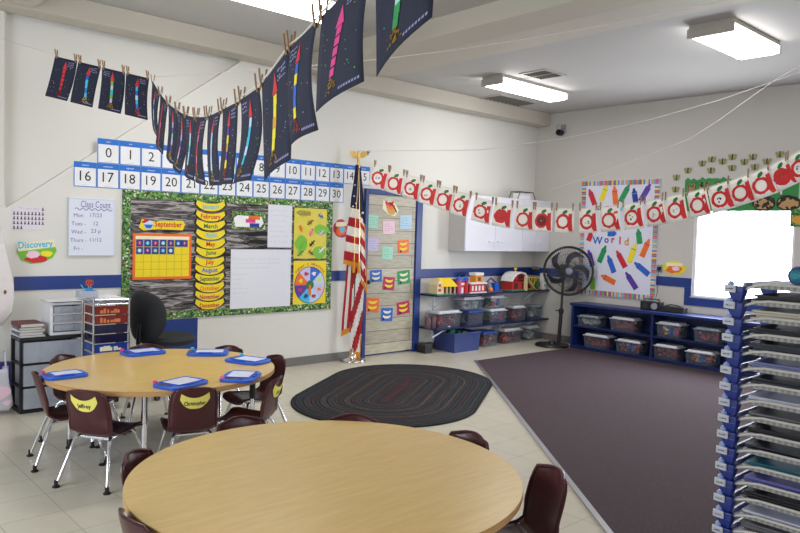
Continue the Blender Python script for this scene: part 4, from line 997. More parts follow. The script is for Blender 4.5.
tag(MB().tube(q, .004, 6).build('power_cord', blackp, smooth=True), 'thin black power cord hanging from the outlet to the cassette player', 'cord')

# ------------------------------------------------------------------ crayon bulletin board on the right wall
bp, bw_, bh_ = WB.rect(579,656.5,180,298,0)
ub = WB.u(bp); t = thing('crayon_board', 'white bulletin board with a coloured pencil-stripe border on the right wall', 'bulletin board', (XB-.018, bp.y, bp.z), -PI/2)
bh_ = WB.at(619,180).z-WB.at(619,297.5).z; bzc = (WB.at(619,180).z+WB.at(619,297.5).z)/2; t.location.z = bzc
B(-bw_/2,bw_/2,0,.018,-bh_/2,bh_/2).build('white_backing', P('board_white',(222,222,238),rough=.7,var=.02), t)
hues = [(220,60,60),(240,150,50),(240,220,70),(90,180,80),(70,190,200),(60,100,200),(120,80,170),(210,90,150),(190,200,230),(160,60,50)]
pm = [P('pencil_%d' % i, tuple(int(q*.8+45) for q in c), rough=.6, var=.05) for i, c in enumerate(hues)]
bt = .075; m = MB(); k = 0; rr = random.Random(5)
def strip(m, x0, x1, z0, z1, horiz):
    global k
    n = int(((x1-x0) if horiz else (z1-z0))/.0235)
    for i in range(n):
        m.mi = (i*3+i//7) % len(pm)
        if horiz: a = x0+(x1-x0)*i/n; b = x0+(x1-x0)*(i+.86)/n; m.box(a,b,-.005,0,z0+.004,z1-.004)
        else: a = z0+(z1-z0)*i/n; b = z0+(z1-z0)*(i+.86)/n; m.box(x0+.004,x1-.004,-.005,0,a,b)
strip(m,-bw_/2,bw_/2,bh_/2-bt,bh_/2,True); strip(m,-bw_/2,bw_/2,-bh_/2,-bh_/2+bt,True); strip(m,-bw_/2,-bw_/2+bt,-bh_/2+bt,bh_/2-bt,False); strip(m,bw_/2-bt,bw_/2,-bh_/2+bt,bh_/2-bt,False)
m.build('pencil_border', pm, t)
def crayon(px, py, rot, L_, col, label):
    t = wthing(WB, 'crayon_cutout', label, 'crayon cutout', px, py, .020, 'crayon cutouts on the board')
    t.rotation_euler = (0, 0, -PI/2); 
    R0 = Matrix.Rotation(rad(rot), 4, 'Y')
    h_ = L_*.80; w_ = .078
    def R2(pts): return [((R0 @ Vector((x,0,z))).x, (R0 @ Vector((x,0,z))).z) for x, z in pts]
    MB().prism(R2([(-w_/2,-h_/2),(w_/2,-h_/2),(w_/2,h_*.26),(w_*.30,h_*.34),(-w_*.30,h_*.34),(-w_/2,h_*.26)]), -.002, .001).build('crayon_body', C(col), t)
    MB().prism(R2([(-w_*.30,h_*.34),(w_*.30,h_*.34),(w_*.16,h_/2),(-w_*.16,h_/2)]), -.002, .001).build('crayon_tip', C(col), t)
    MB().prism(R2([(-w_/2,h_*.18),(w_/2,h_*.18),(w_/2,h_*.21),(-w_/2,h_*.21)]), -.003, -.002).build('wrapper_line', C('navy' if col != 'navy' else 'cyan'), t)
for (x, y, r_, l_, c, lb) in [(592,197,-25,.30,'red','red crayon cutout at the top left of the crayon board'),(604,193,20,.30,'yellow','yellow crayon cutout in the top row, left of an orange one'),
    (615,195,-8,.31,'orange','orange crayon cutout in the top row of the crayon board'),(625,193,28,.33,'green','green crayon cutout in the top row of the crayon board'),
    (635,197,-12,.30,'navy','dark blue crayon cutout in the top row, left of a purple one'),(645.5,192.5,30,.33,'purple','purple crayon cutout at the top right of the crayon board'),
    (590,236.5,20,.17,'red','short red crayon cutout left of the letters on the crayon board'),(612,233.5,88,.17,'blue','short blue crayon cutout lying flat above the letters'),
    (639,236.5,-10,.25,'green','dark green crayon cutout right of the letters, middle of the board'),(645.5,248,22,.32,'orange','orange crayon cutout near the right border, under the green one'),
    (632.5,253,18,.34,'yellow','yellow crayon cutout in the middle right of the crayon board'),(602.5,254,22,.32,'green','green crayon cutout right of the fan, below the letters'),
    (590.5,258,-20,.30,'purple','dark purple crayon cutout partly behind the fan cage'),(621,259,-33,.33,'red','red crayon cutout in the centre of the board below the letters'),
    (611,264,-25,.32,'blue','blue crayon cutout left of centre in the lower half of the board'),(641.5,268.5,-55,.33,'blue','blue crayon cutout at the lower right of the crayon board'),
    (608,279,-68,.30,'orange','orange crayon cutout lying low near the bottom of the board'),(631,280.5,-38,.34,'purple','purple crayon cutout at the bottom right of the crayon board'),
    (592.5,282,-5,.26,'lime','yellow-green crayon cutout at the lower left, behind the fan\'s edge')]:
    crayon(x, y, r_, l_, c, lb)
for (x, y, ch, c) in [(597.5,240.5,'W','blue'),(606.5,240.5,'o','purple'),(613,240.5,'r','crimson'),(620,240.5,'l','red'),(626.5,241.5,'d','gold')]:
    t = wthing(WB, 'cutout_letter', 'paper cutout letter %s in the word World on the crayon board' % ch, 'letter', x, y, .0215, 'letters of the word World')
    MB().text(ch, (.145 if ch in 'Wld' else .135), 0, 0, 0, bold=True).build('letter_shape', C(c), t, solid=.002)
for (x, y, ch, c) in [(594,213,'C','black'),(599,208,'o','black'),(603,211,'l','brown'),(607,208,'o','red'),(616,206.5,'r','orange'),(622,209,'e','cyan')]:
    t = wthing(WB, 'cutout_letter', 'small %s cutout letter %s behind the apple pictures on the crayon board' % (c, ch), 'letter', x, y, .0215, 'small letters above the word World')
    MB().text(ch, .12, 0, 0, 0, bold=True).build('letter_shape', C(c), t, solid=.002)

# ------------------------------------------------------------------ above and beside the window
p, w_, h_ = WB.rect(681.5,795,178,211,.004); p.z = (WB.at(740,177,.004).z+WB.at(740,211,.004).z)/2; h_ = WB.at(740,176.5,.004).z-WB.at(740,210,.004).z
t = thing('jungle_banner', 'green paper banner with animal-print letters above the window', 'banner', p, -PI/2)
rr = random.Random(8); n = 36
tp = [(-w_/2+w_*i/n, h_/2+rr.uniform(-.02,.02)) for i in range(n+1)]; bt_ = [(w_/2-w_*i/n, -h_/2+rr.uniform(-.01,.01)) for i in range(n+1)]
MB().prism(tp+bt_, 0, .003).build('banner_sheet', P('banner_green',(50,140,70),rough=.7,var=.1,scale=20), t)
leop = ramp_mat('leopard_print', [(0,(36,28,24)),(.36,(60,40,30)),(.4,(190,150,100)),(1,(206,168,120))], scale=24, kind='voronoi', interp='CONSTANT', rough=.7)
zebp = ramp_mat('zebra_print_paper', [(0,(24,24,26)),(.49,(24,24,26)),(.51,(230,226,222)),(1,(230,226,222))], vec_scale=(3,1,1), scale=9, detail=0, rough=.7, distortion=.8)
wd_ = 'WILD ABOUT'; xs = -w_*.44
for i, ch in enumerate(wd_):
    if ch == ' ': continue
    x = -w_*.43+w_*.088*i
    b_ = MB().text(ch, .25, x, h_*.16, -.0035, bold=True, maxw=w_*.085).build('outline_letter', ink, t, solid=.002)
    b_ = MB().text(ch, .22, x, h_*.16, -.0065, bold=True, maxw=w_*.070).build('print_letter', leop if i < 4 and i != 5 else zebp, t, solid=.002)
for fx_ in (.22,.42):
    m = MB(); blob(m, w_*fx_, -h_*.28, w_*.10, h_*.22, n=20, wob=.08, y0=-.004, y1=-.001, sd=int(fx_*50)); m.build('round_cutout', ink, t)
    m = MB(); blob(m, w_*fx_, -h_*.28, w_*.087, h_*.18, n=20, wob=.08, y0=-.007, y1=-.004, sd=int(fx_*50)); m.build('print_cutout', leop, t)
m = MB(); [m.prism([(-w_*.38+w_*.12*i,-h_*.36),(-w_*.32+w_*.12*i,-h_*.36),(-w_*.33+w_*.12*i,-h_*.2),(-w_*.35+w_*.12*i,-h_*.1),(-w_*.37+w_*.12*i,-h_*.2)],-.002,0) for i in range(5)]; m.build('leaf_row', C('leaf'), t)
t = wthing(WB, 'jungle_picture', 'small dark jungle animal picture at the right edge beyond the window', 'picture', 800, 215, .004)
MB().box(-.09,.16,-.001,.002,-.10,.10).build('picture_sheet', leafm, t); m = MB(); blob(m,0,-.02,.07,.05,y0=-.003,y1=-.001,sd=4); m.build('animal_face', C('gold'), t)
t.location = WB.at(799,218,.004)
bf = [(688,170.5),(702.5,163.5),(712,159.5),(722.5,161.5),(732.5,157),(744.5,162),(753,157),(780,154.5),(711,170.5),(732,168),(767,161.5),(755,167),(676.5,177.5),(675.5,189.5)]
posw = ['upper left','upper left, higher','upper middle left','middle','upper middle','middle right','upper right','far right','lower left','lower middle','right of middle','lower right','left end','lowest at left end']
for i, (x, y) in enumerate(bf):
    t = wthing(WB, 'butterfly_cutout', 'tiny olive butterfly cutout above the green banner, %s' % posw[i], 'cutout', x, y, .004, 'butterfly cutouts over the window')
    rr = random.Random(i); a = rr.uniform(-.4,.4)
    MB().prism([(-.004,0),(-.03,.036),(-.05,.028),(-.046,.0),(-.034,-.012),(-.038,-.032),(-.016,-.036)], -.008, -.006).build('wing', P('olive_wing',(150,150,90),rough=.6,var=.3,scale=90), t)
    MB().prism([(.004,0),(.03,.036),(.05,.028),(.046,.0),(.034,-.012),(.038,-.032),(.016,-.036)], -.008, -.006).build('wing', P('olive_wing',(150,150,90),rough=.6,var=.3,scale=90), t)
    MB().prism([(-.006,-.034),(.006,-.034),(.005,.036),(-.005,.036)], -.011, .004).build('butterfly_body', P('olive_dark',(60,60,40),rough=.6), t)
# small camera on the wall
t = wthing(WB, 'security_camera', 'small black camera on a bracket high on the right wall near the corner', 'camera', 563.5, 131, 0)
MB().box(-.04,.04,-.015,0,-.03,.09).build('mount_plate', greyp, t, bevel=.003)
MB().tube([(0,-.01,.03),(0,-.06,.02),(.01,-.10,-.02)], .010, 8).build('bracket_arm', chrome, t, smooth=True)
MB().tube([(-.05,-.09,.0),(-.04,-.11,.07),(.02,-.10,.09)], .006, 6).build('cable_loop', greyp, t, smooth=True)
hd_ = MB().lathe([(.0,-.045),(.042,-.045),(.048,0),(.040,.05),(.0,.055)],16,(.03,-.13,-.04),'y').build('camera_body', blackp, t, smooth=True)
MB().lathe([(0,-.01),(.028,-.01),(.03,0),(0,0)],16,(.03,-.177,-.04),'y').build('lens', P('lens_glass',(10,10,16),rough=.08), hd_, smooth=True)

# ------------------------------------------------------------------ pedestal fan
f0 = onz(560.5,346); dep = (f0-EYE).dot(fw); FR = 23.6/FPX*dep
t = thing('pedestal_fan', 'black pedestal fan with a wire cage in the far corner', 'fan', f0, YAW-PI/2+rad(-8))
zc = un(568,270.5,dep).z
MB().lathe([(.235,0),(.24,.012),(.225,.03),(.06,.045),(.04,.07)],40,(-.12,-.03,0)).build('fan_base', blackp, t, smooth=True)
MB().tube([(-.03,0,.04),(-.01,0,zc*.45)], .026, 14).tube([(-.01,0,zc*.45),(.0,.02,zc-.05)], .017, 14).build('pole', P('fan_pole_dark',(40,28,30),rough=.3), t, smooth=True)
MB().lathe([(.03,0),(.034,.01),(.034,.06),(.03,.07)],14,(-.01,0,zc*.45-.02)).tube([(-.01,0,zc*.45+.02),(-.09,-.0,zc*.45+.02)],.008,8).build('height_knob', blackp, t, smooth=True)
MB().lathe([(.05,-.02),(.085,.0),(.09,.08),(.07,.17),(.03,.20)],20,(0.0,0.02,zc),'y').build('motor_housing', blackp, t, smooth=True)
MB().tube([(-FR*1.0,.03,zc),(-FR*1.3,.05,zc+.01)],[.03,.035],12).build('side_motor', blackp, t, smooth=True)
hd_ = (0.06, -.10, zc)
cg = MB()
circ = lambda r, y: [(hd_[0]+r*math.cos(2*PI*k/48), y, zc+r*math.sin(2*PI*k/48)) for k in range(48)]
MB().tube(circ(FR,-.06), .017, 8, closed=True).tube(circ(FR*.995,-.03), .010, 8, closed=True).build('cage_rim', blackp, t, smooth=True)
for yb, sg in ((-.155,-1),(.045,1)):
    m = MB()
    for k in range(64):
        a = 2*PI*k/64; ca, sa = math.cos(a), math.sin(a); tw = .22
        pts = [(hd_[0]+r_*FR*math.cos(a+tw*(1-r_)), yy, zc+r_*FR*math.sin(a+tw*(1-r_))) for r_, yy in ((.16,yb),(.5,yb),(.82,yb*.8-.01),(1.,-.05))]
        m.tube(pts, .0024, 4)
    for r_ in (.4,.7): m.tube([(hd_[0]+r_*FR*math.cos(2*PI*k/40), yb, zc+r_*FR*math.sin(2*PI*k/40)) for k in range(40)], .002, 4, closed=True)
    m.build('wire_grille', P('cage_wire',(56,58,62),rough=.4), t)
MB().lathe([(.0,-.17),(.045,-.165),(.050,-.15),(.048,-.14),(0,-.14)],24,(hd_[0],0,zc),'y').build('centre_badge', P('badge_silver',(120,124,136),rough=.3), t, smooth=True)
MB().lathe([(.05,-.12),(.055,-.10),(.055,-.01),(.04,.0)],20,(hd_[0],0,zc),'y').build('blade_hub', blackp, t, smooth=True)
bm_ = P('fan_blade',(48,53,62),rough=.35)
for k in range(5):
    a0 = 2*PI*k/5+.5
    def bf_(u, v):
        r_ = .05+(FR*.86-.05)*v; a = a0+(u-.5)*(.50+.22*v)*.75-.75*v*v
        return (hd_[0]+r_*math.cos(a), -.07+(u-.5)*.075, zc+r_*math.sin(a))
    MB().grid(bf_, 6, 8).build('fan_blade', bm_, t, smooth=True, solid=.003)

# ------------------------------------------------------------------ clotheslines with pictures
string_m = P('white_string', (226,222,212), rough=.8); wood = P('clothespin_wood', (150,118,82), rough=.6, var=.15, scale=60)
spring = mat('spring_steel', (.5,.5,.5), rough=.3, metal=1, var=.05)
def line(name, pts, label, r=.0022):
    return tag(MB().tube(pts, r, 6).build(name, string_m, smooth=True), label, 'string')
def dB(px): return 1/(.196+(px-150)/502)
Bpts = [(151,77),(160,92),(169,103),(179,110),(186,113.5),(196,115.5),(208,114.5),(223,107),(238,99),(259.5,84),(274,66),(288,46),(303,34),(317,18),(345,-14),(372,-38),(402,-80),(432,-125)]
B3 = [un(px, py, dB(px)) for px, py in Bpts]
A0, A1 = un(0,40,5.6), B3[0]
A3 = [ony(-6,37,YA-.02)]+[un(55+(151-55)*k/8, 54.5+(77-54.5)*k/8, 1/(1/5.17+(1/dB(151)-1/5.17)*k/8)) for k in range(9)]
def along(P_, d):
    for a, b in zip(P_, P_[1:]):
        L_ = (b-a).length
        if d <= L_: return a+(b-a)*(d/L_)
        d -= L_
    return P_[-1]
def length(P_): return sum((b-a).length for a, b in zip(P_, P_[1:]))
end_b = B3[-1]+(B3[-1]-B3[-2]).normalized()*1.2; 
line('clothesline', A3, 'white string holding the four rocket pictures at the upper left')
line('clothesline', B3+[end_b], 'sagging white string carrying the dark rocket pictures towards the upper middle')
cpt = onz(742,-3,ZR)
line('clothesline', [B3[0]]+[B3[0].lerp(cpt, k/10)+Vector((0,0,-.10*math.sin(PI*k/10))) for k in range(1,10)]+[cpt], 'long plain white string crossing under the ceiling beam to the upper right', .0028)
def d2(px): return 1/(1/7.6+(px-375)/425*(1/5.7-1/7.6))
Cpts = [(365,160.5),(375,164),(388,169),(404,173.5),(420,178.5),(437,184),(455,190),(473,196),(494,201.5),(515,205),(534,206.5),(555,207.5),(577,208),(599,207),(621,204.5),(644,201),(665,197),(687,192.5),(709,186.5),(731,180),(751,173),(771,165),(790,155),(812,145)]
C3 = [un(px, py, d2(px)) for px, py in Cpts]
line('clothesline', [ony(363,159.5,YA-.02)]+C3+[C3[-1]+(C3[-1]-C3[-2])*6], 'white string carrying the row of red apple pictures across the room')
l1 = [(362,151),(480,150),(560,139),(600,131),(649,120),(720,100),(812,68)]
line('clothesline', [ony(361,151,YA-.02)]+[un(px,py,d2(px)-.25) for px, py in l1], 'plain white string rising to the right above the apple pictures', .0028)
l2 = [(548,191),(600,173),(640,158),(690,139),(719,120),(775,80),(806,62)]
line('clothesline', [un(px,py,d2(px)-.12) for px, py in l2], 'faint plain string rising steeply from the apple row to the upper right')
for (px, py, W_, lb) in [(367.5,153,WA,'small dark hook on the back wall beside the flag top')]:
    t = wthing(W_, 'wall_hook', lb, 'hook', px, py, 0)
    MB().box(-.012,.012,-.006,0,-.025,.025).tube([(0,-.006,.01),(0,-.04,.0),(0,-.04,.03)],.004,6).build('hook', P('dark_metal',(70,64,60),rough=.4), t)

pin0 = None
def pin(loc, rotz, label, group, tilt=0., k=1.):
    global pin0
    if pin0 is None:
        t = thing('clothespin', label, 'clothespin', loc, rotz, group)
        for sd in (-1, 1):
            MB().add([(-.005,sd*.001,-.030),(.005,sd*.001,-.030),(.005,sd*.008,.0),(-.005,sd*.008,.0),(-.005,sd*.013,.045),(.005,sd*.013,.045),
                      (-.005,sd*.006,-.030),(.005,sd*.006,-.030),(.005,sd*.0135,.0),(-.005,sd*.0135,.0),(-.005,sd*.0185,.045),(.005,sd*.0185,.045)],
                     [(0,1,2,3),(3,2,5,4),(7,6,9,8),(8,9,10,11),(0,3,9,6),(3,4,10,9),(1,7,8,2),(2,8,11,5),(0,6,7,1),(4,5,11,10)]).build('wooden_leg', wood, t)
        MB().tube([(0,-.012,.0),(0,-.014,.006),(0,.014,.006),(0,.012,.0)], .002, 6).build('spring', spring, t)
        pin0 = t
    else: t = dup(pin0, loc, rotz, label, group)
    t.rotation_euler = (0, tilt, rotz); t.scale = (k,k,k); return t

navyp = P('dark_construction_paper', (34,38,58), rough=.85, var=.08, scale=80); foilg = mat('gold_glitter', s(190,150,40), rough=.35, metal=.7, var=.5, scale=220)
foilr = mat('red_glitter', s(170,50,40), rough=.35, metal=.6, var=.5, scale=200); chalk = P('chalk_lilac', (150,150,190), rough=.8, var=.1)
SCH = [('red','red','red','red'),('red','cyan','blue','cyan'),('red','lavender','cyan','lime'),('red','cyan','blue','sky'),('pink','red','purple','navy'),('red','blue','lavender','sky'),('crimson','red','red','pink'),
       ('red','mint','lavender','purple'),('red','lavender','purple','pink'),('red','sky','mint','cyan'),('red','red','pink','red'),('red','sky','lavender','sky'),('red','purple','yellow','gold'),('red','cyan','sky','cyan'),('red','yellow','gold','yellow'),('red','blue','yellow','blue'),('magenta','magenta','magenta','magenta'),('green','green','mint','green')]
def sheet_fn(p, ux, dz, h_, w_, curl, sway):
    nrm_ = Vector((ux.y, -ux.x, 0)).normalized()
    def S(u, v, o=0.):
        # u 0..1 across, v 0 (top)..1 (bottom)
        q = p+ux*(u*w_)+dz*(v*h_)+nrm_*(curl*math.sin(PI*v)*(.4+.6*u)+sway*v*v+o)+nrm_*(.012*math.sin(u*PI))*v
        return q
    return S
def rocket_sheet(p0, p1, i, label, h_=.295, lean=0.):
    w_ = (p1-p0).length; ux = (p1-p0).normalized(); dz = Vector((0,0,-1))+ux*lean; dz.normalize()
    rr = random.Random(100+i); org = (p0+p1)/2
    S0 = sheet_fn(p0, ux, dz, h_, w_, rr.uniform(-.02,.02), rr.uniform(-.02,.03))
    S = lambda u, v, o=0.: S0(u, v, o)-org
    t = thing('rocket_picture', label, 'picture', org, 0, 'dark rocket pictures on the string')
    MB().grid(lambda u, v: S(u, v), 8, 12).build('paper_sheet', navyp, t, solid=.0008, smooth=True)
    sc = SCH[i]; cx = rr.uniform(.46,.56); dx = rr.uniform(-.10,.12); o_ = .0018
    def patch(pts, m, name, oo=o_, par=None):
        mb = MB(); mb.add([S(u, v, oo) for u, v in pts], [tuple(range(len(pts)))]); return mb.build(name, m, par or t, solid=.0008)
    top = .16 if i < 16 else .22
    patch([(cx,top-.10),(cx-.09,top+.10),(cx+.09,top+.10)][::-1] if False else [(cx-.09,top+.10),(cx+.09,top+.10),(cx,top-.10)], C(sc[0]), 'rocket_nose')
    n = 5; v0 = top+.11; vv = (.80-v0)/n
    for k in range(n):
        c_ = cx+dx*((k+.5)/n)**1.3; hw = .052+rr.uniform(-.008,.008); va = v0+vv*k; gap = .2 if i in (0,16) else .02
        patch([(c_-hw,va+vv*(1-gap)),(c_+hw,va+vv*(1-gap)),(c_+hw-dx*.1,va),(c_-hw-dx*.1,va)], C(sc[1+(k+i)%3]), 'foil_strip')
    cb = cx+dx; gm = MB()
    for k in range(26):
        a = rr.uniform(-1,1); b = rr.random(); u = cb+a*(.05+.11*b); v = .80+.13*b; q = rr.uniform(.012,.022)
        gm.add([S(u-q,v,o_),S(u,v+q*.8,o_+.001),S(u+q,v,o_),S(u,v-q*.8,o_)], [(0,1,2,3)])
    gm.mi = 0; fl = gm.build('glitter_flame', foilg if i % 3 else foilr, t, solid=.0006); tag(fl, kind='stuff')
    for nm, cc in (('star_dots',('pink','green','cyan')[i % 3]), ('star_dots',('lavender','lime','red')[i % 3])):
        dm = MB()
        for k in range(8):
            u = rr.choice([rr.uniform(.08,.32), rr.uniform(.68,.94)]); v = rr.uniform(.2,.85); q = .012
            dm.add([S(u-q,v,o_),S(u,v+q*.7,o_),S(u+q,v,o_),S(u,v-q*.7,o_)], [(0,1,2,3)])
        tag(dm.build(nm, C(cc), t), kind='stuff')
    # chalk writing (illegible strokes)
    sgn = .08 if rr.random() < .5 else .62; cm = MB()
    for r_ in range(3):
        u = sgn
        while u < sgn+.26:
            v = .07+.045*r_+rr.uniform(-.008,.008); L_ = rr.uniform(.03,.05)
            cm.add([S(u,v,o_),S(u+L_,v+rr.uniform(-.012,.012),o_),S(u+L_,v+.016,o_),S(u,v+.014,o_)], [(0,3,2,1)]); u += L_+.015
    u = .60
    while u < .92: cm.add([S(u,.93,o_),S(u+.03,.925,o_),S(u+.03,.95,o_),S(u,.95,o_)], [(0,3,2,1)]); u += .045
    tag(cm.build('chalk_writing', chalk, t), kind='stuff')
    return t
desc4 = ['leftmost dark rocket picture on the upper left string, with an all-red rocket','dark picture with a blue rocket, second on the upper left string','dark picture with a lavender and lime rocket, third at upper left','dark picture with a curved sky-blue rocket, fourth from left, before the string turns']
LA = length(A3[1:])
for i in range(4):
    a = along(A3[1:], LA*(.0+.249*i)); b = along(A3[1:], LA*(.0+.249*i+.236))
    rocket_sheet(a+Vector((0,0,-.012)), b+Vector((0,0,-.012)), i, desc4[i], lean=[-.26,-.24,-.08,-.02][i])
    for q in (a.lerp(b,.07), a.lerp(b,.93)):
        pin(q, math.atan2((b-a).y,(b-a).x), 'small wooden clothespin on the string of four rocket pictures, upper left', 'pins on the upper left string', tilt=-.1, k=.85)
xs_ = [(152.5,160),(160.5,168),(168.5,177),(177.5,185.5),(186,195.5),(196.5,207),(208.5,221),(223,238),(241,259),(262,288.5),(290,317.5),(322,371.5),(375,431)]
ordw = ['first and narrowest after the bend','second after the bend, edge-on','third after the bend, edge-on','fourth after the bend','fifth after the bend','sixth after the bend','seventh after the bend, beside the number 5','eighth after the bend, above the number 23','left of the large yellow-striped rocket','with a yellow-striped rocket and red nose','blue and yellow rocket near the ceiling lamp','second largest, with pink blocks for a rocket','largest, cut off by the top edge']
def onB(px):
    for (a, b), (pa, pb) in zip(zip(Bpts, Bpts[1:]), zip(B3, B3[1:])):
        if a[0] <= px <= b[0]:
            t_ = (px-a[0])/(b[0]-a[0]); y = a[1]+(b[1]-a[1])*t_; return un(px, y, dB(px))
    return B3[-1]
for i, (x0, x1) in enumerate(xs_):
    a, b = onB(x0), onB(x1)
    rocket_sheet(a+Vector((0,0,-.010)), b+Vector((0,0,-.010)), i+5, 'rocket picture on the sagging string, '+ordw[i], h_=[.30,.31,.31,.31,.31,.31,.31,.31,.315,.325,.285,.25,.245][i], lean=0)
    rz = math.atan2((b-a).y,(b-a).x); tl = -math.atan2((b-a).z, math.hypot((b-a).x,(b-a).y))*.6
    for q in (a.lerp(b,.03), a.lerp(b,.97)):
        pin(q, rz, 'wooden clothespin on the sagging string of dark rocket pictures', 'pins on the sagging rocket string', tilt=tl*.5, k=.82)

# apple pictures
redp = P('painted_red', (208,36,40), rough=.6, var=.12, scale=60); dred = P('painted_dark_red', (120,20,28), rough=.6, var=.2, scale=60); apw = P('picture_cream', (246,240,232), rough=.7, var=.03)
cx_ = [381,396,413,429.6,446,462.5,483.6,503.5,525,543.6,565,588.5,610,633,655,676,698,720.5,740.5,761,781,799]
cent = ['navy','none','grey','grey','none','leaf','black','fill','none','dark','none','leaf','none','black','grey','grey','none','black','none','none','fill','black']
where = ['first at the left end beside the flag','second from the left above the door','third from the left above the door','fourth from the left, at the door\'s right corner','fifth from the left, right of the door','sixth from the left, at the end of the close-set group',
 'first on the white cabinets, with dark seeds','solid red one in front of the left cabinet','pale-centred one in front of the cabinets, below the wire rack','dark-centred one at the right cabinet','just left of the crayon board','with a green seed at the crayon board\'s left edge','in the middle of the crayon board','with black seeds on the crayon board','over the crayon board\'s right border','just right of the crayon board','plain one left of the green banner','with a black blotch over the banner\'s left part','plain one over the banner\'s middle','plain one above the window\'s right half','solid red one with a dark smudge above the window','with dark painting, cut off by the right edge']
def onC(px):
    for a, b in zip(Cpts, Cpts[1:]):
        if a[0] <= px <= b[0]:
            t_ = (px-a[0])/(b[0]-a[0]); return un(px, a[1]+(b[1]-a[1])*t_, d2(px))
    return C3[-1]
for i, c in enumerate(cx_):
    hwp = 8.0 if c < 470 else (9.3 if c < 600 else (10. if c < 700 else 11.3))
    c0 = c+1.2-max(0,c-480)/320*4.5
    a, b = onC(max(366,c0-hwp)), onC(min(811,c0+hwp)); w_ = (b-a).length; ux = (b-a).normalized(); org = (a+b)/2
    uh = Vector((ux.x,ux.y,0)).normalized(); dn = Vector((0,0,-1)); tiltv = ux.z
    dz = (dn+uh*(tiltv*.85)).normalized(); h_ = .225; rr = random.Random(40+i)
    S0 = sheet_fn(a+Vector((0,0,-.006)), ux, dz, h_, w_, rr.uniform(-.01,.01), rr.uniform(-.01,.015)); S = lambda u, v, o=0., S0=S0, org=org: S0(u, v, o)-org
    t = thing('apple_picture', 'letter-a apple picture, '+where[i], 'picture', org, 0, 'apple pictures on the string')
    MB().grid(lambda u, v: S(u, v), 5, 6).build('paper_sheet', apw, t, solid=.0008, smooth=True)
    # letter a: ring + stem
    mb = MB(); N = 26; ring = []
    wob = [1+rr.uniform(-.07,.07) for _ in range(N)]
    for k in range(N):
        an = 2*PI*k/N
        ring.append(S(.43+.37*wob[k]*math.cos(an), .55+.31*wob[k]*math.sin(an), .0015)); ring.append(S(.43+.245*math.cos(an), .55+.21*math.sin(an), .0015))
    mb.add(ring, [(2*k, 2*k+1, (2*k+3) % (2*N), (2*k+2) % (2*N)) for k in range(N)])
    mb.add([S(.72,.24,.002),S(.90,.20,.002),S(.92,.60,.002),S(.97,.93,.002),S(.80,.95,.002),S(.70,.80,.002)], [(0,5,4,3,2,1)])
    mb.build('painted_letter', redp, t)
    if cent[i] in ('fill','dark'):
        MB().add([S(.43+.25*math.cos(2*PI*k/16), .55+.215*math.sin(2*PI*k/16), .0022) for k in range(16)], [tuple(range(15,-1,-1))]).build('painted_centre', redp if cent[i] == 'fill' else dred, t)
    if cent[i] not in ('none','dark'):
        sm = MB()
        for k in range(5):
            u, v, q = .43+rr.uniform(-.11,.11), .55+rr.uniform(-.10,.10), rr.uniform(.02,.05)
            sm.add([S(u-q,v,.003),S(u,v+q,.003),S(u+q,v,.003),S(u,v-q,.003)], [(0,1,2,3)])
        tag(sm.build('seeds', C({'fill':'brown'}.get(cent[i], cent[i])), t), kind='stuff')
    MB().add([S(.38,.20,.003),S(.46,.10,.003),S(.62,.06,.003),S(.66,.14,.003),S(.56,.22,.003),S(.44,.26,.003)], [(0,5,4,3,2,1)]).build('leaf', C('leaf'), t)
    rz = math.atan2(ux.y, ux.x)
    for q in (a.lerp(b,.06), a.lerp(b,.94)): pin(q, rz, 'small clothespin on the string of red apple pictures', 'pins on the apple string', k=.95)

# ------------------------------------------------------------------ clear drawer tower by the left wall edge
fy = 6.16; lx0, lx1 = 1.565, 2.06
frost2 = clear_mat('drawer_plastic', (200,206,216), .55)
def drawers(name, loc, w_, d_, h_, n, frame_m, body_m, label, cat, top=.03, handle=True, open_=False):
    t = thing(name, label, cat, loc, 0)
    f = .022
    fr = MB().box(0,w_,0,d_,h_-top,h_)
    for sx in ((0,f),(w_-f,w_)):
        if open_: fr.box(*sx,0,.028,0,h_-top).box(*sx,d_-.028,d_,0,h_-top).box(*sx,.028,d_-.028,0,.035)
        else: fr.box(*sx,0,d_,0,h_-top)
    fr.box(f,w_-f,d_-.01,d_,0,h_-top).box(f,w_-f,0,d_-.01,0,.025).build('frame', frame_m, t, bevel=.004)
    hh = (h_-top-.025)/n
    for k in range(n):
        z0 = .025+hh*k
        if k: MB().box(0 if open_ else f,w_ if open_ else w_-f,.0,d_-.012,z0-.006,z0+.006).build('divider_rail', frame_m, t)
        dr2 = MB().box(f+.004,w_-f-.004,-.008,-.004,z0+.010,z0+hh-.010).box(f+.004,f+.008,-.004,d_-.03,z0+.010,z0+hh-.02).box(w_-f-.008,w_-f-.004,-.004,d_-.03,z0+.010,z0+hh-.02).box(f+.008,w_-f-.008,-.004,d_-.03,z0+.010,z0+.014).build('drawer', body_m, t)
        if handle: MB().tube([(w_/2-.05,-.008,z0+hh*.5),(w_/2-.04,-.022,z0+hh*.46),(w_/2+.04,-.022,z0+hh*.46),(w_/2+.05,-.008,z0+hh*.5)], .005, 6).build('handle', body_m, dr2, smooth=True)
        MB().box(w_*.30-.003,w_*.30+.003,-.011,-.008,z0+.012,z0+hh-.012).box(w_*.66-.003,w_*.66+.003,-.011,-.008,z0+.012,z0+hh-.012).build('moulded_rib', body_m, dr2)
    return t, hh
tH = .612
t, hh = drawers('drawer_tower', (lx0, fy, 0), lx1-lx0, .27, tH, 3, blackp, frost2, 'wide black-framed tower of three frosted drawers standing by the left wall edge', 'drawer unit', open_=True)
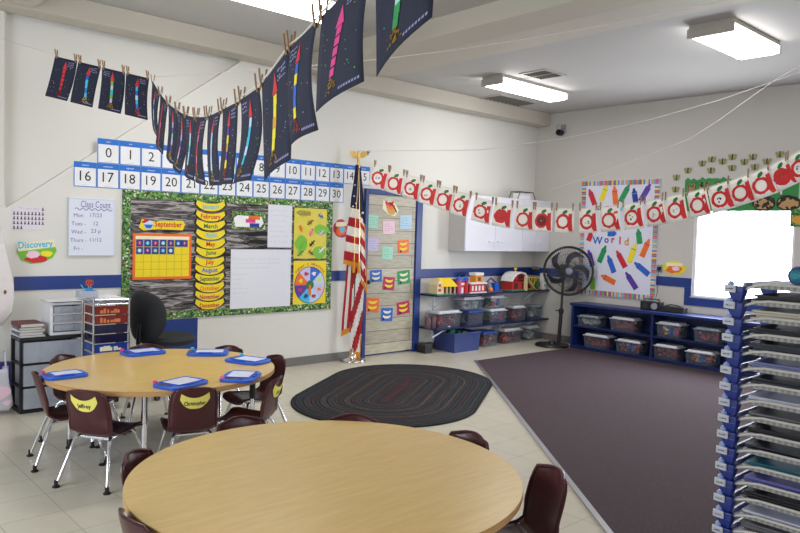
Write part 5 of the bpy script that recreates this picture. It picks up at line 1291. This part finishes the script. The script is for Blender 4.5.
for k in range(3):
    g = MB(); rr = random.Random(k+50)
    for _ in range(16):
        sx_, sz_ = rr.uniform(.03,.10), rr.uniform(.006,.03); x = rr.uniform(.14,.35); z = .045+hh*k+rr.uniform(0,.06); y = rr.uniform(.03,.09)
        g.box(x-sx_,x+sx_,y,y+.12,z,z+sz_)
    tag(g.build('stored_papers', cl_ms[[1,3,2][k]], loc=(lx0,fy,0)), 'papers and supplies seen dimly inside the %s drawer of the black-framed tower' % ['bottom','middle','top'][k], 'papers', None, 'stuff')
# small white three-drawer unit on top
a, b = ony(51.5,320,6.15), ony(85,320,6.15); wH = ony(70,303,6.15).z-tH
t, hh = drawers('mini_drawer_unit', (a.x, 6.175, tH), b.x-a.x, .24, wH, 3, whitep, frost2, 'small white three-drawer unit on top of the frosted drawer tower', 'drawer unit', top=.018)
for k, c in enumerate(('rose','orange','grey')):
    tag(B(.05,.20,.03,.18,.035+hh*k,.05+hh*k+.01).build('stored_papers', C(c), loc=(a.x,6.16,tH)), '%s bundle inside the %s drawer of the small white drawer unit' % (('pink','orange','grey')[k], ('bottom','middle','top')[k]), 'papers', None, 'stuff')
def book(name, loc, rot, w_, d_, th, cover, label, cat='book', group='books stacked on the drawer tower'):
    t = thing(name, label, cat, loc, rad(rot), group)
    MB().box(-w_/2,w_/2,-d_/2,d_/2,0,.003).box(-w_/2,w_/2,-d_/2,d_/2,th-.003,th).box(-w_/2,-w_/2+.003,-d_/2,d_/2,.003,th-.003).build('cover', cover, t)
    MB().box(-w_/2+.003,w_/2-.004,-d_/2+.004,d_/2-.004,.003,th-.003).build('pages', P('page_white',(214,210,200),rough=.8), t); return t
z = tH; bx = 1.662; by = 6.31
for i, (w_, d_, th, c, rt_, lb) in enumerate([(.185,.27,.012,'white',2,'thin white magazine at the bottom of the pile beside the small drawers'),(.18,.26,.026,'grey',-2,'grey-covered book, second lowest of the pile on the drawer tower'),(.18,.25,.018,'white',4,'white-covered book in the middle of the pile on the drawer tower'),
                                         (.175,.25,.022,'grey',-3,'grey book just beneath the maroon binder on the drawer tower'),(.18,.26,.030,'maroon',1,'dark red binder on top of the book pile on the drawer tower')]):
    book('book', (bx-.003*(i%2), by, z), rt_, w_, d_, th, P('binder_maroon',(104,34,44),rough=.5) if c == 'maroon' else (P('book_grey',(96,98,110),rough=.5) if c == 'grey' else P('book_white',(210,210,214),rough=.5)), lb); z += th
zt = tH+wH
for i, (dx, rt_, c, lb) in enumerate([(0,0,'white','large white paper sheet lying on the small white drawer unit'),(.012,5,'grey','grey folder between white papers on the small white drawer unit'),(-.01,-4,'white','top white paper on the small white drawer unit')]):
    m = MB(); T = Matrix.Rotation(rad(rt_),4,'Z'); m.box(-.130,.130,-.17,.12,0,.004 if i != 1 else .007, T)
    tag(m.build('paper_sheet' if i != 1 else 'folder', P('top_paper',(226,226,228),rough=.7) if c == 'white' else P('book_grey',(96,98,110),rough=.5), loc=((a.x+b.x)/2+dx, 6.33, zt)), lb, 'paper' if i != 1 else 'folder'); zt += .004 if i != 1 else .007

# rolling cart with coloured drawers
cy0 = 5.88; a, b = ony(93.5,330,cy0), ony(129,330,cy0); w_ = b.x-a.x; ztop = ony(111,300,cy0).z; cd_ = .26
t = thing('rolling_cart', 'chrome-framed rolling cart with red, navy and blue drawers behind the farther table', 'cart', (a.x, cy0, 0))
for i, (x, y) in enumerate([(0,0),(w_,0),(0,cd_),(w_,cd_)]):
    pl = MB().tube([(x,y,.06),(x,y,ztop+.012)], .009, 10).build('post', chrome, t, smooth=True)
    MB().lathe([(.006,-.012),(.024,-.012),(.024,.012),(.006,.012)],14,(x,y,.026),'x').tube([(x,y,.03),(x,y,.06)],.008,8).build('caster', blackp, pl, smooth=True)
MB().tube([(0,0,ztop),(w_,0,ztop),(w_,cd_,ztop),(0,cd_,ztop)], .008, 8, closed=True).tube([(0,0,ztop-.035),(w_,0,ztop-.035),(w_,cd_,ztop-.035),(0,cd_,ztop-.035)], .005, 8, closed=True).build('top_rail', chrome, t, smooth=True)
B(.006,w_-.006,.006,cd_-.006,ztop-.034,ztop-.028).build('top_tray', frost2, t)
dh = (ztop-.05-.09)/10
dcols = [('drawer_blue',(28,66,150))]*6+[('drawer_navy',(22,20,56))]*2+[('drawer_red',(120,36,30))]*2
for k in range(10):
    z0 = .10+dh*k; n_, c_ = dcols[k]
    q = MB().box(.014,w_-.014,-.004,.0,z0,z0+dh-.010).box(.014,.018,.0,cd_-.01,z0,z0+dh-.012).box(w_-.018,w_-.014,.0,cd_-.01,z0,z0+dh-.012).box(.018,w_-.018,.0,cd_-.01,z0,z0+.004).build('drawer', P(n_, c_, rough=.22), t, bevel=.002)
    q['label'] = n_.replace('drawer_','')+' plastic drawer'
    MB().box(.008,w_-.008,-.009,-.004,z0+dh-.014,z0+dh-.006).build('drawer_lip', P(n_, c_, rough=.22), q)
    if k in (4,5,8,9):
        m = MB(); rr = random.Random(k)
        for _ in range(6):
            x = .05+(w_-.12)*_/6; m.box(x,x+rr.uniform(.015,.034),-.0055,-.0042,z0+.012,z0+.012+rr.uniform(.015,dh-.035))
        tag(m.build('visible_contents', C('cream') if k < 8 else P('amber_shapes',(214,120,60),rough=.4,var=.3,scale=30), q), kind='stuff')
zt = ztop-.028
m = MB(); m.grid(lambda u, v: (.055+u*(w_-.065), .01+v*.17, .012+.05*math.sin(u*2.6+.2)*(.6+.4*v)), 8, 6)
tag(m.build('paper_pile', P('top_paper',(226,226,228),rough=.7), loc=(a.x,cy0,zt), solid=.008), 'loose white papers heaped on top of the rolling cart', 'papers')
t = thing('open_tray', 'small clear tray on the cart top holding a blue cup', 'tray', (ony(87,295,6.07).x, 6.075, ztop+.010))
MB().box(-.07,.07,-.06,.06,0,.004).box(-.07,-.066,-.06,.06,.004,.055).box(.066,.07,-.06,.06,.004,.055).box(-.066,.066,-.06,-.056,.004,.055).box(-.066,.066,.056,.06,.004,.055).build('tray_body', frost2, t)
zc_ = ztop+.016; cpx = onz(92,294,zc_+.02); cl2 = (ony(89.5,292,6.075).x, 6.075, zc_+.0)
t = thing('pencil_cup', 'bright blue cup on the rolling cart with orange-handled scissors', 'cup', cl2)
MB().lathe([(.026,0),(.030,.07),(.028,.07),(.024,.004),(0,.004)],20).build('cup_body', P('cup_blue',(50,150,210),rough=.35), t, smooth=True)
MB().tube([(-.035,0,.05),(-.06,-.005,.085),(-.07,0,.10)],.004,6).build('blue_clip', C('cyan'), t, smooth=True)
for i, dx in enumerate((.015,.035)):
    t = thing('scissors', ('left' if i == 0 else 'right')+' pair of orange-brown handled scissors standing in the blue cup', 'scissors', (cl2[0]+dx-.025, cl2[1]+.010*i-.005, cl2[2]+.006), 0, 'scissors in the blue cup')
    MB().prism([(-.005,0),(.005,0),(.004,.085),(-.004,.085)],-.002,.002).build('blades', chrome, t)
    for sd in (-1,1):
        MB().tube([(sd*.011+.009*math.cos(q), 0, .108+.022*math.sin(q)) for q in [2*PI*k/14 for k in range(14)]], .004, 6, closed=True).build('handle', P('handle_orange',(196,84,50),rough=.4), t, smooth=True)
t = thing('tape_roll', 'small black stand at the back of the cart top near the bulletin board', 'stand', (a.x+w_*.66, 6.10, ztop-.027))
MB().lathe([(.02,0),(.02,.03),(.006,.035),(.006,.06)],14).build('stand_body', blackp, t, smooth=True)

# office chair
oc = un(150,330,6.28); oc = Vector((2.745, 6.21, 0))
t = thing('office_chair', 'black swivel office chair with rounded back, in front of the bulletin board', 'office chair', oc, rad(22))
# seat faces +x local here; the back is at -x
MB().lathe([(.0,.455),(.20,.455),(.240,.475),(.25,.505),(.225,.535),(.12,.545),(0,.546)],32,(.085,0,0)).build('seat', dark, t, smooth=True)
def bk(u, v):
    a = 2*PI*u; r_ = v
    y = .20*math.copysign(abs(math.cos(a))**.85, math.cos(a))*r_; zz = .218*math.copysign(abs(math.sin(a))**.9, math.sin(a))*r_
    return (-.20-.03*(1-v*v)+.06*(y/.2)**2, y, .730+zz)
MB().grid(bk, 32, 8).build('backrest', dark, t, smooth=True, solid=.055)
MB().tube([(-.02,0,.43),(-.24,0,.43),(-.27,0,.50),(-.25,0,.66)], .02, 10).build('back_bracket', blackp, t, smooth=True)
MB().tube([(0.02,0,.12),(0.02,0,.435)], .03, 14).build('gas_column', blackp, t, smooth=True)
for k in range(5):
    a_ = 2*PI*k/5; ca, sa = math.cos(a_), math.sin(a_)
    lg = MB().tube([(.02+.02*ca,.02*sa,.12),(.02+.17*ca,.17*sa,.10),(.02+.27*ca,.27*sa,.075)], [.024,.020,.016], 10).build('base_spoke', blackp, t, smooth=True)
    MB().lathe([(.006,-.014),(.027,-.014),(.027,.014),(.006,.014)],14,(.02+.27*ca,.27*sa,.028),'y').tube([(.02+.27*ca,.27*sa,.04),(.02+.27*ca,.27*sa,.08)],.008,8).build('caster', blackp, lg, smooth=True)

# bags hanging at the left edge
def bag(name, pts_px, y, m, label, marks, dep=.08, strap=None):
    """outline in the photo at wall depth y, built with real thickness"""
    P3 = [ony(px, py, y) for px, py in pts_px]; c = sum(P3, Vector())/len(P3)
    t = thing(name, label, 'bag', (c.x, y, c.z))
    pts = [(p.x-c.x, p.z-c.z) for p in P3]
    mb = MB(); n = len(pts); L_ = []
    for (k, yy) in ((.0,-.5),(.55,-.5),(.88,-.38),(1.,0),(.9,.4),(0.,.5)):
        L_.append([(x*k, yy*dep, z*k) for x, z in pts])
    vs = [v for r_ in L_ for v in r_]; fs = []
    for i in range(len(L_)-1): fs += [(i*n+j, i*n+(j+1)%n, (i+1)*n+(j+1)%n, (i+1)*n+j) for j in range(n)]
    mb.add(vs, fs); mb.build('bag_body', m, t, smooth=True)
    for i, (px, py, rx, rz, cc) in enumerate(marks):
        p = ony(px, py, y-dep*.5); m2 = MB(); blob(m2, p.x-c.x, p.z-c.z, rx, rz, y0=-dep*.5-.006, y1=-dep*.5+.004, sd=i, wob=.25); m2.build('printed_mark', C(cc), t)
    if strap:
        s0 = ony(*strap[0], y); s1 = ony(*strap[1], y)
        MB().tube([(s0.x-c.x,0,s0.z-c.z-.05),(s0.x-c.x,0,s0.z-c.z+.15),(s1.x-c.x,0.02,s1.z-c.z+.15),(s1.x-c.x,0,s1.z-c.z-.05)], .008, 6).build('strap', m, t, smooth=True)
    return t
bagw = P('bag_white', (226,220,218), rough=.8, var=.03)
bag('tote_bag', [(-10,246),(4,243),(9,262),(14,285),(14,300),(11,315),(3,325),(-10,330)], 6.52, bagw, 'white cloth bag with small dark and pink prints hanging at the left edge', [(5,292,.010,.018,'brown'),(4,310,.018,.012,'rose'),(4,280,.008,.010,'rose')], strap=((-4,246),(2,244)))
bag('plastic_bag', [(-10,372),(7,368),(9,382),(12,396),(13,405),(8,411),(-10,411)], 6.24, P('bag_film',(206,206,216),rough=.3,var=.05), 'pale plastic shopping bag with pink prints at the left edge', [(3,392,.05,.05,'rose'),(7,403,.03,.02,'rose')], strap=((-4,372),(6,370)))
t = thing('purple_box', 'purple and white printed packet standing behind the plastic bag at the left edge', 'packet', (ony(2,378,6.5).x, 6.52, 0))
MB().box(-.08,.065,-.03,.03,0,.37).build('packet_body', P('packet_purple',(70,50,130),rough=.5), t, bevel=.003)
MB().box(.0,.045,-.033,-.03,.22,.34).build('packet_print', C('lavender'), t)

# ------------------------------------------------------------------ tower of stacking paper trays on the right
ys = [287,304,321,338,354.5,371.5,389,406,423,440,456,472,488,503,518,532,546]
dS = 2.4; base = un(738,287,dS)
traym = P('tray_edge', (160,157,150), rough=.5, var=.12, scale=60); trayb = P('tray_body_lilac', (150,156,196), rough=.4); 
connb = P('connector_blue', (30,50,130), rough=.35); lblm = P('label_white', (205,206,212), rough=.5)
zs = []
for y in ys:
    # same vertical line: solve z at the tower's corner
    p = ray(734, y); t_ = math.hypot(base.x, base.y)/math.hypot(p.x, p.y); zs.append(H+p.z*t_)
pitch = (zs[0]-zs[-1])/(len(zs)-1)
Tw, Td = .42, .30   # along -Y, along +X
def make_tray(loc, label):
    # local: x = along the front (-Y world), y = into the tray (+X world)
    t = thing('paper_tray', label, 'paper tray', loc, -PI/2, 'stacking paper trays')
    MB().box(.012,Tw-.012,.006,Td,.0,.004).build('tray_floor', trayb, t)
    n = 34
    m = MB()
    for k in range(n):
        x = .045+(Tw-.09)*k/n; m.mi = k % 2; m.box(x, x+(Tw-.09)/n, .002, .010, .0, .016)
    m.build('ribbed_front_rail', [traym, P('tray_rib',(130,130,130),rough=.6,var=.1)], t)
    MB().tube([(.02,.006,-.006),(.06,-.004,.010),(.10,.0,.016),(Tw-.10,.0,.016),(Tw-.06,-.004,.010),(Tw-.02,.006,-.006)], .0042, 8).build('curved_lip', P('lip_white',(206,202,196),rough=.4), t, smooth=True)
    MB().box(.012,.020,.01,Td,.004,.016).box(Tw-.020,Tw-.012,.01,Td,.004,.016).box(.02,Tw-.02,Td-.008,Td,.004,.016).build('side_rail', trayb, t)
    for i, (x, y) in enumerate([(0,0),(Tw,0),(0,Td-.03),(Tw,Td-.03)]):
        c = MB().taper((x-.014,x+.014,y-.004,y+.020),(x-.027,x+.022,y-.012,y+.026),.0045-pitch,-.018).taper((x-.027,x+.022,y-.012,y+.026),(x-.027,x+.024,y-.014,y+.028),-.018,.004).build('corner_connector', connb, t, bevel=.002)
        if i == 0:
            MB().prism([(-.036,-.016),(.000,-.018),(.000,.006),(-.036,.008)], -.022, -.013).build('label_holder', lblm, c, bevel=.002)
            MB().box(-.033,-.003,-.0232,-.022,-.012,.002).build('label_card', P('label_card',(186,190,204),rough=.5), c)
            m = MB(); rr = random.Random(int(loc[2]*1000)); x_ = -.028
            while x_ < -.009: m.box(x_,x_+.003,-.0238,-.0232,-.007,-.007+rr.uniform(.002,.005)); x_ += .0045
            m.build('label_writing', ink, c)
            MB().lathe([(0,0),(.010,0),(.010,.010),(.004,.016)],12,(-.022,-.004,.004)).build('pale_knob', P('pale_blue_knob',(150,170,220),rough=.3), c, smooth=True)
    return t
bxy = Vector((base.x, base.y, 0)); ordn = ['topmost','second','third','fourth','fifth','sixth','seventh','eighth','ninth','tenth','eleventh','twelfth','thirteenth','fourteenth','fifteenth','sixteenth','lowest']
tray0 = None
z0t = zs[0]
cont = [('white',.006),('dark',.030),('cream',.034),('dark',.030),('dark2',.036),('pale',.026),('dark2',.028),('white',.020),('grey2',.022),('dark',.026),('dark2',.024),('teal',.018),('lav',.024),('dark',.030),('white',.02),('grey2',.03),('dark',.02)]
cm_ = {'white':P('sheet_white',(214,214,226),rough=.7),'dark':P('folder_black',(26,24,30),rough=.6),'cream':P('folder_cream',(206,196,176),rough=.7),'dark2':P('folder_dark',(38,40,54),rough=.6),'pale':P('folder_lilac',(128,132,176),rough=.6),'grey2':P('folder_grey',(116,114,116),rough=.7),'teal':P('folder_teal',(34,110,130),rough=.6),'lav':P('folder_lavender',(110,106,176),rough=.6)}
cnm = {'white':'white papers','dark':'black folders','cream':'cream papers','dark2':'dark folders','pale':'lilac folders','grey2':'grey papers','teal':'teal folder','lav':'lavender folder'}
for i in range(len(ys)):
    z = z0t-pitch*i; loc = (bxy.x+.0, bxy.y, z)
    lb = 'paper tray with labelled blue corner, %s of the tall right-hand tower' % ordn[i] if i < len(ys) else ''
    t = make_tray(loc, lb)
    cc, th = cont[i]; th = min(th, pitch-.010) if i else .012
    rr = random.Random(i+9); m = MB(); nl = 4
    for k in range(nl):
        dx, dy = rr.uniform(.0,.02), rr.uniform(.0,.02); za, zb_ = .0045+th*k/nl, .0045+th*(k+.85)/nl
        if i == 0: m.grid(lambda u, v, za=za, dx=dx: (.04+dx+u*(Tw-.09), .016+v*(Td-.05), za+.022*max(0,u-.55)**1.2*2+.004), 8, 4)
        else: m.box(.035+dx,Tw-.04+dx*.3,.014+dy,Td-.03,za,zb_)
    o = m.build('paper_stack', cm_[cc], loc=loc, rotz=-PI/2, solid=.003 if i == 0 else 0)
    tag(o, '%s lying in the %s tray of the right-hand tower' % (cnm[cc], ordn[i]), 'papers', 'papers in the stacking trays')
t = thing('blue_pouch', 'teal and navy rolled pouch on the top tray at the right edge', 'pouch', (bxy.x+.06, bxy.y-.185, z0t+.050))
MB().lathe([(.01,-.09),(.026,-.07),(.030,0),(.026,.07),(.01,.09)],14,(0,0,0),'x').build('pouch_body', P('pouch_teal',(40,130,150),rough=.6), t, smooth=True)
MB().lathe([(.027,-.075),(.031,-.06),(.031,-.035),(.030,-.03)],14,(0,0,0),'x').build('pouch_band', P('pouch_navy',(30,40,110),rough=.6), t, smooth=True)
zb = z0t-pitch*len(ys)-.001
t = thing('storage_cabinet', 'low blue cabinet carrying the tower of paper trays', 'cabinet', (bxy.x-.05, bxy.y+.05, .008), -PI/2)
B(0,.56,0,.42,0,zb-.03-.008).build('cabinet_body', navy, t, bevel=.004); B(-.015,.575,-.015,.435,zb-.03-.008,zb-.008).build('cabinet_top', navy, t, bevel=.004)
for k in range(2): 
    d_ = B(.01+.273*k,.277+.273*k,-.016,0,.03,zb-.05).build('door', blue, t, bevel=.003); MB().tube([(.25+.06*k,-.016,zb*.55),(.25+.06*k,-.035,zb*.5),(.25+.06*k,-.035,zb*.4),(.25+.06*k,-.016,zb*.35)],.004,6).build('handle', chrome, d_, smooth=True)

# ------------------------------------------------------------------ lights, world, camera
def area(name, loc, rot, sx, sy, power, col):
    l = bpy.data.lights.new(name, 'AREA'); l.shape = 'RECTANGLE'; l.size = sx; l.size_y = sy; l.energy = power; l.color = col
    o = bpy.data.objects.new(name, l); COL.objects.link(o); o.location = loc; o.rotation_euler = rot; return o
for nm, (x, y, z, pw) in {'far_lamp_light':(6.77,5.28,ZR-.13,16),'window_lamp_light':(6.10,2.63,ZR-.13,16),'left_lamp_light':(3.10,4.99,ZL-.13,26),'added_rear_light':(1.0,.4,ZL-.13,30),'added_rear_right_light':(6.6,-.6,ZR-.13,20)}.items():  # the two rear ones belong to the unseen, added fixtures
    area(nm, (x,y,z), (0,0,0), 1.15, .36, pw, (1.,.98,.95))
area('window_daylight', (XB-.03,(wl0+wl1)/2,(wz0+wz1)/2), (0, rad(90), 0), wz1-wz0, wl1-wl0, 75, (.88,.93,1.))
area('side_window_daylight', (XL+.1, 3.4, 1.6), (0, rad(-90), 0), 1.5, 2.6, 120, (.82,.90,1.))
area('added_rear_fill', (3.2, YF+.1, 1.8), (rad(90), 0, 0), 4.2, 1.5, 110, (.9,.94,1.))  # unseen fill added at the front wall; no window stands there
w = bpy.data.worlds.new('world'); scene.world = w; w.use_nodes = True
w.node_tree.nodes['Background'].inputs[0].default_value = (.8,.88,1,1); w.node_tree.nodes['Background'].inputs[1].default_value = .4
cam = bpy.data.cameras.new('camera'); co = bpy.data.objects.new('camera', cam); COL.objects.link(co)
cam.sensor_width = 36; cam.lens = FPX/800*36; cam.clip_start = .05
co.matrix_world = Matrix(((RT.x,UP.x,-fw.x,EYE.x),(RT.y,UP.y,-fw.y,EYE.y),(RT.z,UP.z,-fw.z,EYE.z),(0,0,0,1)))
scene.camera = co
vs = scene.view_settings; vs.view_transform = 'Standard'; vs.look = 'None'; vs.gamma = 1; vs.use_curve_mapping = False; vs.exposure = -0.14
